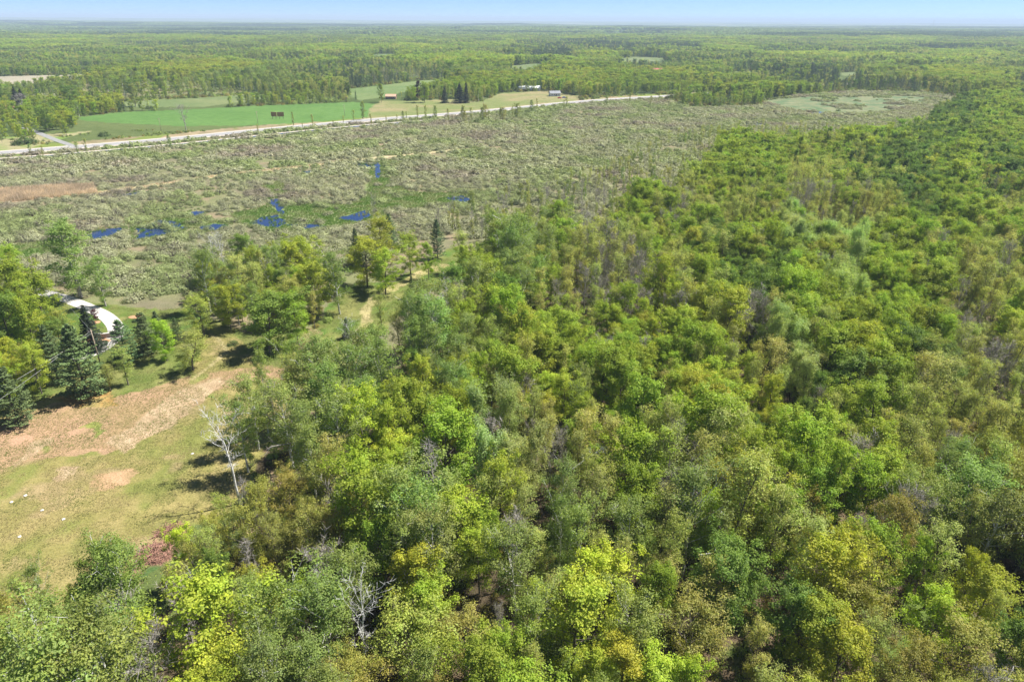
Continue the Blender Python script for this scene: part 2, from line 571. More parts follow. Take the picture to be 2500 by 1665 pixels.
m = (seg_dist(wx2, wy2, PATHWAY) < 1.8) & ~(gx > G(1150, 640)[0]); setc(m, (0.30, 0.28, 0.12), (0.36, 0.31, 0.17), 3, 66)
m = (seg_dist(gx, gy, FOOT) < 0.55); setc(m, (0.34, 0.29, 0.16))
m = pip(wx2, wy2, wpoly([(725, 850), (735, 800), (790, 810), (760, 860)])); setc(m, (0.33, 0.25, 0.16), (0.24, 0.22, 0.1), 3, 67)
ic = np.arange(len(yy) * NU).reshape(len(yy), NU)
GF = np.stack([ic[:-1, :-1], ic[:-1, 1:], ic[1:, 1:], ic[1:, :-1]], -1).reshape(-1, 4)
ground = obj("ground", mk_mesh("ground", np.stack([gx, gy, ZZ.ravel()], -1), [GF], (M_GROUND,), smooth=True, attrs={"zone": ('POINT', colr)}))
tag(ground, kind="structure")


def blob(poly, z, wob, seed, name, mat, n=7):
    """a sheet with an uneven shoreline"""
    pts = []
    q = [np.array(p[:2]) for p in poly]
    for i in range(len(q)):
        a, b2 = q[i], q[(i + 1) % len(q)]
        for k in range(n):
            p = a + (b2 - a) * k / n
            o = np.array([vn(p[0], p[1], 3.1, seed) - 0.5, vn(p[0], p[1], 3.1, seed + 5) - 0.5]) * wob
            pts.append((*(p + o), z))
    me = bpy.data.meshes.new(name)
    me.from_pydata(pts, [], [tuple(range(len(pts)))])
    me.materials.append(mat)
    return obj(name, me)


for i, q in enumerate(WPOLYS):
    tag(blob(q, 0.03, 3.0, i, "water", M_WATER), kind="structure")


def strip(name, line, w0, w1, z, mat, kind="structure", step=6.0):
    """a ribbon between lateral offsets w0 and w1 along a polyline"""
    pts = [np.array(p) for p in line]
    # resample with smoothing
    P = []
    for i in range(len(pts) - 1):
        p0, p1, p2, p3 = pts[max(i - 1, 0)], pts[i], pts[i + 1], pts[min(i + 2, len(pts) - 1)]
        k = max(2, int(np.hypot(*(p2 - p1)) / step))
        for t in np.linspace(0, 1, k, endpoint=False):
            P.append(0.5 * ((2 * p1) + (-p0 + p2) * t + (2 * p0 - 5 * p1 + 4 * p2 - p3) * t * t + (-p0 + 3 * p1 - 3 * p2 + p3) * t ** 3))
    P.append(pts[-1])
    P = np.array(P)
    T = np.gradient(P, axis=0)
    T /= np.linalg.norm(T, axis=1)[:, None]
    N = np.stack([-T[:, 1], T[:, 0]], -1)
    n = len(P)
    V = np.zeros((2 * n, 3))
    V[:n, :2] = P + N * w0
    V[n:, :2] = P + N * w1
    V[:, 2] = z
    i = np.arange(n - 1)
    me = mk_mesh(name, V, [np.stack([i, i + 1, i + 1 + n, i + n], -1)[:, ::-1]], (mat,))
    o = obj(name, me)
    if kind:
        tag(o, kind=kind)
    return o


M_ASPH = simple_mat("asphalt", (0.27, 0.27, 0.28), 0.85, 0.4, 0.15)
M_GRAVEL = simple_mat("gravel_shoulder", (0.48, 0.43, 0.37), 0.95, 1.5, 0.2)
M_DRIVE = simple_mat("pale_gravel", (0.44, 0.42, 0.395), 0.95, 0.9, 0.22, bump=0.2)
M_SIDE = simple_mat("old_asphalt", (0.24, 0.24, 0.23), 0.9, 0.6, 0.2)
M_YEL = simple_mat("yellow_paint", (0.6, 0.42, 0.06), 0.7)
M_WPAINT = simple_mat("white_paint", (0.75, 0.75, 0.72), 0.7)
strip("highway_shoulder", HIGHWAY, -9.5, 9.0, 0.10, M_GRAVEL)
strip("highway", HIGHWAY, -5.6, 5.6, 0.16, M_ASPH)
for a, b2, mt in ((-0.18, -0.06, M_YEL), (0.06, 0.18, M_YEL), (-3.75, -3.6, M_WPAINT), (3.6, 3.75, M_WPAINT)):
    strip("road_marking", HIGHWAY, a, b2, 0.19, mt)
strip("ditch_bank", DITCH, -5.0, 4.0, 0.05, M_GRAVEL)
strip("ditch_water", DITCH, -4.4, 0.6, 0.11, M_WATER)
strip("side_road", SIDE_ROAD, -2.4, 2.4, 0.12, M_SIDE)
strip("driveway", DRIVE, -2.1, 2.1, 0.05, M_DRIVE, step=1.5)

# ------------------------------------------------------------------ tree builder
GA = 2.399963


def nrm(v):
    return v / (np.linalg.norm(v, axis=-1, keepdims=True) + 1e-9)


class Skel:
    def __init__(s):
        s.V, s.F, s.n = [], [], 0

    def tube(s, pts, rad, sides):
        pts = np.asarray(pts, float)
        n = len(pts)
        T = nrm(np.gradient(pts, axis=0))
        U = nrm(np.cross(T, np.array([0.31, 0.95, 0.05])))
        W = np.cross(T, U)
        a = np.arange(sides) * 2 * np.pi / sides
        ring = (U[:, None] * np.cos(a)[None, :, None] + W[:, None] * np.sin(a)[None, :, None]) * np.asarray(rad)[:, None, None]
        s.V.append((pts[:, None] + ring).reshape(-1, 3))
        i = np.arange(n - 1)[:, None] * sides
        k = np.arange(sides)[None]
        k2 = (k + 1) % sides
        s.F.append((np.stack([i + k, i + k2, i + sides + k2, i + sides + k], -1).reshape(-1, 4)) + s.n)
        s.n += n * sides

    def get(s):
        return np.concatenate(s.V), np.concatenate(s.F)


def leaf_quads(C, N, size, aspect, g):
    """one small face per centre C with normal about N"""
    n = len(C)
    r = nrm(g.normal(size=(n, 3)))
    U = nrm(np.cross(N, r))
    W = np.cross(N, U)
    s = size * g.uniform(0.6, 1.35, n)[:, None]
    a, b2 = U * s * 0.5, W * s * 0.5 * aspect
    bend = N * s * 0.12
    V = np.stack([C - a - bend, C - b2 * 0.9 + bend * 0.3, C + a - bend, C + b2 + bend * 0.3], 1).reshape(-1, 3)
    F = np.arange(n * 4).reshape(n, 4)
    return V, F


PROF = {
    'round': lambda t: np.sqrt(np.clip(1 - (2 * t - 0.85) ** 2 / 1.34, 0.03, 1)),
    'cone': lambda t: 1.02 - 0.93 * t,
    'tall': lambda t: np.sqrt(np.clip(1 - (2 * t - 1.0) ** 2 / 1.12, 0.05, 1)) * (0.75 + 0.25 * (1 - t)),
    'top': lambda t: np.sqrt(np.clip(1 - (1.6 * t - 0.95) ** 2 / 1.0, 0.03, 1)) * (0.55 + 0.45 * t),
}
STYLES = {
    #        H   cb    R    limbs subs twigs leafs/tw size sig  prof  elev0,elev1 bark
    'full':  (16, 0.12, 4.3, 24, 5, 3, 31, 0.33, 0.42, 'round', 12, 66, 'bark'),
    'aspen': (18, 0.2, 3.4, 23, 5, 3, 24, 0.27, 0.42, 'tall', 25, 68, 'white'),
    'sparse': (16, 0.16, 2.9, 20, 6, 4, 11, 0.23, 0.32, 'top', 48, 74, 'bark'),
    'oak':   (14, 0.1, 4.1, 23, 5, 3, 26, 0.26, 0.40, 'round', 18, 60, 'bark'),
    'bare':  (14, 0.25, 3.0, 16, 7, 6, 1, 0.16, 0.3, 'top', 45, 72, 'grey'),
    'plume': (16, 0.16, 3.7, 24, 6, 3, 22, 0.28, 0.28, 'top', 55, 80, 'bark'),
    'airy':  (20, 0.08, 4.7, 30, 5, 3, 26, 0.31, 0.45, 'tall', 22, 66, 'grey'),
    'dead':  (17, 0.40, 3.2, 15, 5, 3, 0, 0.2, 0.3, 'top', 30, 62, 'white'),
    'grey':  (13, 0.30, 3.0, 15, 6, 5, 0, 0.2, 0.3, 'top', 35, 70, 'grey'),
    'snag':  (17, 0.15, 2.6, 48, 4, 2, 0, 0.2, 0.3, 'cone', -12, 20, 'grey'),
}


def gen_broad(style, seed, lod=0):
    H, cb, RR, nl, ns, nt_, lpt, ls, sig, prof, e0, e1, bark = STYLES[style]
    g = np.random.default_rng(seed * 101 + hash(style) % 1 + len(style) * 7 + 3)
    sk = Skel()
    pf = PROF[prof]
    H = H * g.uniform(0.93, 1.07)
    # trunk
    nseg = 9 if lod == 0 else 4
    tz = np.linspace(0, H * 0.93, nseg)
    wob = np.cumsum(g.normal(0, 0.16 if style != 'oak' else 0.28, (nseg, 2)), 0) * np.linspace(0, 1, nseg)[:, None]
    lean = g.normal(0, 0.03, 2)
    trunk = np.column_stack([wob[:, 0] + lean[0] * tz, wob[:, 1] + lean[1] * tz, tz])
    r0 = {'airy': 0.34, 'oak': 0.26, 'full': 0.22, 'aspen': 0.2}.get(style, 0.17) if style != 'dead' else 0.17
    sk.tube(trunk, r0 * (1 - tz / H) ** 0.8 + 0.02, 7 if lod == 0 else 4)
    at = lambda z: np.array([np.interp(z, tz, trunk[:, 0]), np.interp(z, tz, trunk[:, 1]), z])
    C = []
    # some crowns split into a few big lobes: strength per azimuth
    lobes = g.uniform(0, 2 * np.pi, 4)
    for i in range(nl):
        t = (i + g.uniform(0.1, 0.9)) / nl
        z = H * (cb + (0.93 - cb) * t ** 0.92)
        az = i * GA + g.normal(0, 0.35)
        lob = 0.74 + 0.42 * max(np.cos(az - lobes)) ** 3
        el = R(e0 + (e1 - e0) * t + g.normal(0, 8))
        L = RR * float(pf(t)) * g.uniform(0.72, 1.18) * lob
        if style != 'snag':
            L = L / max(0.45, math.cos(el)) * (0.92 if el > 1.0 else 1)
            L = min(L, (H * 1.04 - z) / max(0.2, math.sin(el)) if el > 0.3 else L)
        d = np.array([math.cos(az) * math.cos(el), math.sin(az) * math.cos(el), math.sin(el)])
        p0 = at(z)
        k = 5
        s_ = np.linspace(0, 1, k)[:, None]
        up = 0.18 if style not in ('snag', 'airy') else -0.1
        path = p0 + d * L * s_ + np.array([0, 0, 1]) * up * L * s_ ** 2 + np.cumsum(g.normal(0, 0.035 * L, (k, 3)), 0) * s_
        rl = max(0.025, r0 * 0.42 * (1 - z / H) ** 0.6 * (0.5 + 0.5 * L / RR))
        if style in ('dead',):
            rl *= 1.25
        if lod == 0:
            sk.tube(path, rl * (1 - 0.85 * s_[:, 0]), 5)
        elif lod == 1:
            sk.tube(path[::2], rl * (1 - 0.8 * s_[::2, 0]), 3)
        if lod == 2:
            C.append(path[2]); C.append(path[4]); C.append((path[1] + path[3]) / 2 + g.normal(0, 0.5, 3))
            continue
        for j in range(ns):
            u = 0.28 + 0.72 * (j + g.uniform(0, 1)) / ns
            q = np.array([np.interp(u, s_[:, 0], path[:, c_]) for c_ in range(3)])
            sd = nrm(d * 0.7 + nrm(g.normal(size=3)) * 0.75 + np.array([0, 0, 0.25 if style != 'snag' else -0.05]))
            sl = L * g.uniform(0.22, 0.42) * (1.15 - 0.4 * u)
            if style == 'plume' or style == 'sparse' or style == 'bare':
                sd = nrm(sd + np.array([0, 0, 0.7]))
            sp = np.stack([q, q + sd * sl * 0.5 + g.normal(0, 0.05 * sl, 3), q + sd * sl])
            if lod == 0:
                sk.tube(sp, [rl * 0.42, rl * 0.28, 0.012], 4 if style in ('dead', 'grey', 'bare', 'snag') else 3)
            if lod == 1:
                C.append(sp[1]); C.append(sp[2])
                continue
            for k2 in range(nt_):
                v = 0.3 + 0.7 * (k2 + g.uniform(0.2, 1)) / nt_
                tq = sp[0] + (sp[2] - sp[0]) * v
                td = nrm(sd * 0.6 + nrm(g.normal(size=3)) * 0.8 + np.array([0, 0, 0.2]))
                tl = g.uniform(0.45, 1.0) * (1.25 if style in ('bare', 'grey', 'snag') else 1.0)
                te = tq + td * tl
                if style in ('bare', 'grey', 'sparse', 'dead', 'snag') or k2 == 0:
                    w_ = 0.028 if style == 'dead' else 0.026 if style in ('bare', 'grey', 'dead', 'snag') else 0.016
                    sk.tube(np.stack([tq, te]), [w_, 0.008], 3)
                C.append(te)
    C = np.array(C) if len(C) else np.zeros((0, 3))
    BV, BF = sk.get()
    if lpt == 0 or len(C) == 0:
        return dict(BV=BV, BF=BF, LV=None, LF=None, H=H, R=RR, bark=bark)
    mult = {0: lpt, 1: lpt * 0.34, 2: 7 if lpt > 2 else 1}[lod]
    if lod == 1:
        mult = max(1, mult)
    K = np.maximum(0, g.poisson(mult, len(C)))
    # clusters differ: some twigs almost bare, some heavy
    K = (K * g.choice([0.25, 0.8, 1.0, 1.5], len(C), p=[0.2, 0.22, 0.33, 0.25])).astype(int)
    if K.sum() < 30:
        K = K + 1
    LC = np.repeat(C, K, 0)
    sz = ls * {0: 1.0, 1: 2.05, 2: 4.2}[lod]
    sg = sig * {0: 1.0, 1: 1.25, 2: 1.9}[lod]
    off = g.normal(0, sg, LC.shape) * np.array([1, 1, 0.62 if style != 'plume' else 1.5])
    cen = np.array([trunk[-1, 0] * 0.5, trunk[-1, 1] * 0.5, H * (cb + 0.35)])
    P = LC + off
    out = nrm(nrm(off) * 0.95 + nrm(P - cen) * 0.75)
    N = nrm(out * 1.0 + np.array([0, 0, 0.3]) + g.normal(0, 0.24, P.shape))
    if style == 'plume':
        N = nrm(N + g.normal(0, 0.3, P.shape) * np.array([1, 1, 0.2]))
    LV, LF = leaf_quads(P, N, sz, 0.72 if style != 'plume' else 0.55, g)
    # hue differs a little from cluster to cluster and leaf to leaf
    cl = np.repeat(g.uniform(0.84, 1.18, (len(C), 1)) * np.column_stack([g.uniform(0.93, 1.1, len(C)), np.ones(len(C)), g.uniform(0.8, 1.15, len(C))]), K, 0)
    var = np.repeat(cl * g.uniform(0.82, 1.18, (len(LC), 1)), 4, 0)
    return dict(BV=BV, BF=BF, LV=LV, LF=LF, var=var, H=H, R=RR, bark=bark)


def gen_conifer(style, seed, lod=0):
    g = np.random.default_rng(seed * 31 + 5)
    sk = Skel()
    pine = style == 'pine'
    H = (15 if pine else 12) * g.uniform(0.95, 1.05)
    RR = 4.6 if pine else 2.9
    tz = np.linspace(0, H, 6)
    trunk = np.column_stack([g.normal(0, 0.05, 6), g.normal(0, 0.05, 6), tz])
    sk.tube(trunk, 0.2 * (1 - tz / H) + 0.02, 6 if lod == 0 else 4)
    step = (0.85 if pine else 0.5) * (1 if lod == 0 else 1.6 if lod == 1 else 2.4)
    nb = (8 if pine else 11) if lod == 0 else 6
    P, N, Cid = [], [], []
    z = 0.8 if pine else 0.4
    ci = 0
    while z < H - 0.25:
        t = z / H
        Rz = RR * ((1 - t) ** 0.58 * (0.72 + 0.4 * g.random()) if pine else (1 - t) ** 0.95 + 0.04)
        if pine and t < 0.2:
            Rz *= 0.75 + t
        a0 = g.uniform(0, 6.28)
        for b_ in range(nb):
            az = a0 + b_ * 2 * np.pi / nb + g.normal(0, 0.2)
            L = Rz * g.uniform(0.6 if pine else 0.85, 1.12)
            el = R(8 + 30 * t) if pine else R(-14 + 26 * t)
            d = np.array([math.cos(az) * math.cos(el), math.sin(az) * math.cos(el), math.sin(el)])
            p0 = np.array([0, 0, z + g.normal(0, 0.12)])
            p1 = p0 + d * L + np.array([0, 0, 0.12 * L if pine else 0.06 * L])
            if lod < 2:
                sk.tube(np.stack([p0, (p0 + p1) / 2 - np.array([0, 0, 0.03 * L]), p1]), [0.045, 0.03, 0.01], 3)
            n = int((64 if pine else 44) * (0.4 + L / RR) * (1 if lod == 0 else 0.33 if lod == 1 else 0.12)) + 1
            u = g.uniform(0.18, 1.0, n) ** 0.75
            side = np.array([-math.sin(az), math.cos(az), 0])
            w = L * (0.30 if pine else 0.17) * (1.15 - u)
            q = p0 + (p1 - p0) * u[:, None] + side * (g.normal(0, 1, n) * w)[:, None] + np.array([0, 0, 1]) * (g.normal(0.05, 0.13 if pine else 0.07, n))[:, None]
            P.append(q)
            nn = nrm(np.array([0, 0, 0.9]) + d * 0.35 + g.normal(0, 0.45, q.shape))
            N.append(nn)
            Cid += [ci] * n
            ci += 1
        z += step * g.uniform(0.8, 1.2)
    P, N = np.concatenate(P), np.concatenate(N)
    LV, LF = leaf_quads(P, N, (0.34 if pine else 0.26) * (1 if lod == 0 else 1.9 if lod == 1 else 3.4), 0.55, g)
    cv = g.uniform(0.75, 1.3, ci)
    var = np.repeat((cv[np.array(Cid)] * g.uniform(0.8, 1.2, len(P)))[:, None] * np.ones(3), 4, 0)
    BV, BF = sk.get()
    return dict(BV=BV, BF=BF, LV=LV, LF=LF, var=var, H=H, R=RR, bark='dark')


BARK = {'bark': M_BARK, 'white': M_WHITE, 'grey': M_GREYB, 'dark': M_DARKB}


def tree_meshes(style, seed, lod=0, joined=False):
    con = style in ('pine', 'spruce')
    d = (gen_conifer if con else gen_broad)(style, seed, lod)
    lm = M_NEEDLE if con else M_LEAF
    out = dict(H=d['H'], R=d['R'])
    if joined:
        if d['LV'] is None:
            me = mk_mesh("tree", d['BV'], [d['BF']], (BARK[d['bark']],))
        else:
            V = np.concatenate([d['BV'], d['LV']])
            F = np.concatenate([d['BF'], d['LF'] + len(d['BV'])])
            var = np.concatenate([np.ones((len(d['BV']), 3)), d['var']])
            me = mk_mesh("tree", V, [F], (BARK[d['bark']], lm), np.concatenate([np.zeros(len(d['BF'])), np.ones(len(d['LF']))]), attrs={"var": ('POINT', var)})
        out['me'] = me
    else:
        out['trunk'] = mk_mesh("trunk", d['BV'], [d['BF']], (BARK[d['bark']],), smooth=True)
        out['crown'] = None if d['LV'] is None else mk_mesh("crown", d['LV'], [d['LF']], (lm,), attrs={"var": ('POINT', d['var'])})
    return out


def gen_shrub(seed, n=340, size=0.23, stems=9, flat=0.75, wild=1.0):
    g = np.random.default_rng(seed + 900)
    sk = Skel()
    for i in range(stems):
        az, el = g.uniform(0, 6.28), R(g.uniform(35, 80))
        d = np.array([math.cos(az) * math.cos(el), math.sin(az) * math.cos(el), math.sin(el) * flat])
        sk.tube(np.stack([d * 0.05, d * 0.6, d * g.uniform(0.95, 1.12)]), [0.03, 0.02, 0.008], 3)
    nc = 34
    cc = nrm(g.normal(size=(nc, 3)))
    cc[:, 2] = np.abs(cc[:, 2])
    cc *= g.uniform(0.7, 0.92, (nc, 1)) * np.array([1, 1, flat])
    idx = g.integers(0, nc, n)
    off = g.normal(0, 0.14 * wild, (n, 3))
    P = cc[idx] + off
    P[:, 2] = np.abs(P[:, 2])
    N = nrm(nrm(off) * 0.42 + nrm(P / np.array([1, 1, flat])) * 1.0 + np.array([0, 0, 0.3]) + g.normal(0, 0.2, P.shape))
    LV, LF = leaf_quads(P, N, size, 0.8, g)
    var = np.repeat(g.uniform(0.86, 1.15, (nc, 1))[idx] * g.uniform(0.85, 1.15, (n, 1)) * np.ones(3), 4, 0)
    BV, BF = sk.get()
    V = np.concatenate([BV, LV])
    F = np.concatenate([BF, LF + len(BV)])
    return mk_mesh("shrub", V, [F], (M_BARK, M_SHRUB), np.concatenate([np.zeros(len(BF)), np.ones(len(LF))]), attrs={"var": ('POINT', np.concatenate([np.ones((len(BV), 3)), var]))})


def gen_tuft(seed, n=46, h=1.0, w=0.05, spread=0.5):
    g = np.random.default_rng(seed + 77)
    az, r = g.uniform(0, 6.28, n), g.uniform(0, spread, n)
    b0 = np.column_stack([r * np.cos(az), r * np.sin(az), np.zeros(n)])
    d = nrm(np.column_stack([g.normal(0, 0.3, n), g.normal(0, 0.3, n), np.ones(n)]))
    L = h * g.uniform(0.55, 1.1, n)[:, None]
    s = nrm(np.cross(d, g.normal(size=(n, 3)))) * w
    tip = b0 + d * L
    V = np.stack([b0 - s, b0 + s, tip + s * 0.3, tip - s * 0.3], 1).reshape(-1, 3)
    F = np.arange(4 * n).reshape(n, 4)
    var = np.repeat(g.uniform(0.8, 1.2, (n, 1)) * np.ones(3), 4, 0)
    return mk_mesh("tuft", V, [F], (M_SHRUB,), attrs={"var": ('POINT', var)})


# ------------------------------------------------------------------ scattering: ONE object whose points carry plants
def scatter(name, pts, proto, scl, rot, tint, meshes, label):
    """pts (n,3), proto (n) index, scl (n,3), rot (n), tint (n,3); meshes: list"""
    c = bpy.data.collections.new(name + "_kinds")
    for i, me in enumerate(meshes):
        c.objects.link(bpy.data.objects.new("%s_kind_%03d" % (name, i), me))
    me = bpy.data.meshes.new(name)
    n = len(pts)
    me.vertices.add(n)
    me.vertices.foreach_set("co", np.asarray(pts, np.float32).ravel())
    a = me.attributes.new("proto", 'INT', 'POINT'); a.data.foreach_set("value", np.asarray(proto, np.int32))
    a = me.attributes.new("scl", 'FLOAT_VECTOR', 'POINT'); a.data.foreach_set("vector", np.asarray(scl, np.float32).ravel())
    rv = np.zeros((n, 3), np.float32); rv[:, 2] = rot
    a = me.attributes.new("rot", 'FLOAT_VECTOR', 'POINT'); a.data.foreach_set("vector", rv.ravel())
    t4 = np.ones((n, 4), np.float32); t4[:, :3] = tint
    a = me.attributes.new("tint", 'FLOAT_COLOR', 'POINT'); a.data.foreach_set("color", t4.ravel())
    o = obj(name, me)
    ng = bpy.data.node_groups.new(name, 'GeometryNodeTree')
    ng.interface.new_socket("Geometry", in_out='INPUT', socket_type='NodeSocketGeometry')
    ng.interface.new_socket("Geometry", in_out='OUTPUT', socket_type='NodeSocketGeometry')
    gi, go = ng.nodes.new("NodeGroupInput"), ng.nodes.new("NodeGroupOutput")
    ip = ng.nodes.new("GeometryNodeInstanceOnPoints")
    ci = ng.nodes.new("GeometryNodeCollectionInfo")
    ci.inputs["Collection"].default_value = c
    ci.inputs["Separate Children"].default_value = True
    ci.inputs["Reset Children"].default_value = True

    def attr(nm, ty):
        q = ng.nodes.new("GeometryNodeInputNamedAttribute")
        q.data_type = ty
        q.inputs[0].default_value = nm
        return q.outputs[0]
    L = ng.links.new
    L(gi.outputs[0], ip.inputs["Points"])
    L(ci.outputs[0], ip.inputs["Instance"])
    ip.inputs["Pick Instance"].default_value = True
    L(attr("proto", 'INT'), ip.inputs["Instance Index"])
    er = ng.nodes.new("FunctionNodeEulerToRotation")
    L(attr("rot", 'FLOAT_VECTOR'), er.inputs[0])
    L(er.outputs[0], ip.inputs["Rotation"])
    L(attr("scl", 'FLOAT_VECTOR'), ip.inputs["Scale"])
    L(ip.outputs[0], go.inputs[0])
    md = o.modifiers.new("scatter", 'NODES')
    md.node_group = ng
    tag(o, label, kind="stuff")
    print(name, n)
    return o


# ------------------------------------------------------------------ kinds of tree
# letter: (style, tint, height range, width factor, look words, node name, category)
KIND = {
    'M': ('full', (0.30, 0.40, 0.042), (12, 17), 1.0, "bright green broad-crowned maple", "maple_tree"),
    'L': ('full', (0.40, 0.46, 0.055), (11, 16), 1.0, "yellow-green full-leaved maple", "maple_tree"),
    'S': ('sparse', (0.40, 0.44, 0.12), (11, 16), 1.05, "slim half-leafed yellow-olive tree with bare twigs", "young_tree"),
    'O': ('oak', (0.33, 0.335, 0.08), (11, 15), 0.95, "olive-bronze oak in new leaf", "oak_tree"),
    'A': ('aspen', (0.26, 0.34, 0.085), (15, 20), 1.05, "grey-green aspen with pale branches", "aspen_tree"),
    'D': ('full', (0.16, 0.25, 0.042), (11, 15), 0.95, "dark green dense round tree", "leafy_tree"),
    'V': ('plume', (0.38, 0.47, 0.17), (13, 17), 1.0, "silvery pale green tree with upright sprays", "silver_maple_tree"),
    'G': ('bare', (0.33, 0.34, 0.12), (10, 15), 1.0, "grey-brown nearly leafless tree", "bare_tree"),
    'W': ('airy', (0.29, 0.38, 0.10), (15, 22), 1.0, "tall airy light green cottonwood", "cottonwood_tree"),
    'P': ('pine', (0.135, 0.20, 0.08), (10, 15), 1.0, "dark blue-green white pine with layered boughs", "pine_tree"),
    'C': ('spruce', (0.055, 0.075, 0.05), (9, 13), 1.0, "dark conical spruce", "spruce_tree"),
    'X': ('dead', (0.2, 0.2, 0.1), (12, 18), 1.0, "dead white-barked tree with bare limbs", "dead_tree"),
    'Y': ('grey', (0.2, 0.2, 0.1), (9, 13), 1.0, "bare grey twiggy tree", "dead_tree"),
    'Z': ('snag', (0.2, 0.2, 0.1), (14, 17), 1.0, "grey dead conifer snag", "dead_tree"),
}
CATS = {'P': "pine tree", 'C': "spruce tree", 'X': "dead tree", 'Y': "dead tree", 'Z': "dead tree", 'G': "bare tree"}
NVAR = {'full': 5, 'aspen': 4, 'sparse': 4, 'oak': 3, 'bare': 3, 'plume': 3, 'airy': 2, 'pine': 3, 'spruce': 2, 'dead': 3, 'grey': 2, 'snag': 1}
HI = {st: [tree_meshes(st, s, 0) for s in range(n)] for st, n in NVAR.items()}

# which kind grows where, read off the photograph: 100 px cells, rows from y = 250, columns from x = 0
GRID = [
    "MMMMMMMMMMMSSSSSMMMMMMDDMD",
    "MMMMMMMMMMSSSSSSSMMSSDDMDM",
    "MMMMMMMMMSSGGSGMGSSGSSDMSS",
    "MMMMMMMMMMSMASSSMDMVVMSMSM",
    "MMMMMMMMAAAMASGGSMDMVMMSSM",
    "MMMMMMMMAAASMMSMLSGMLMMGSS",
    "MMMMMMMAAAAASLMMMMSVMMDSGS",
    "MMMMMMAAADMMGSMMMLLDGMSSSS",
    "MMMMMMAAALMVVSSSGSMMSLSSSO",
    "MMMMMSOOALMVSSSMGSSMMSAAOO",
    "SSSSMOOOOMALSASMASLOSGAASO",
    "SSDSSDOMAALMAALSSSDSLOSLSS",
    "OADALMAAMAMSASLMODSLOSMSDS",
    "AAAGLLAAOOSOMSLALDSLSSOOSS",
    "AAALLLAAOSOMMSLALDSLSSOOSS",
]

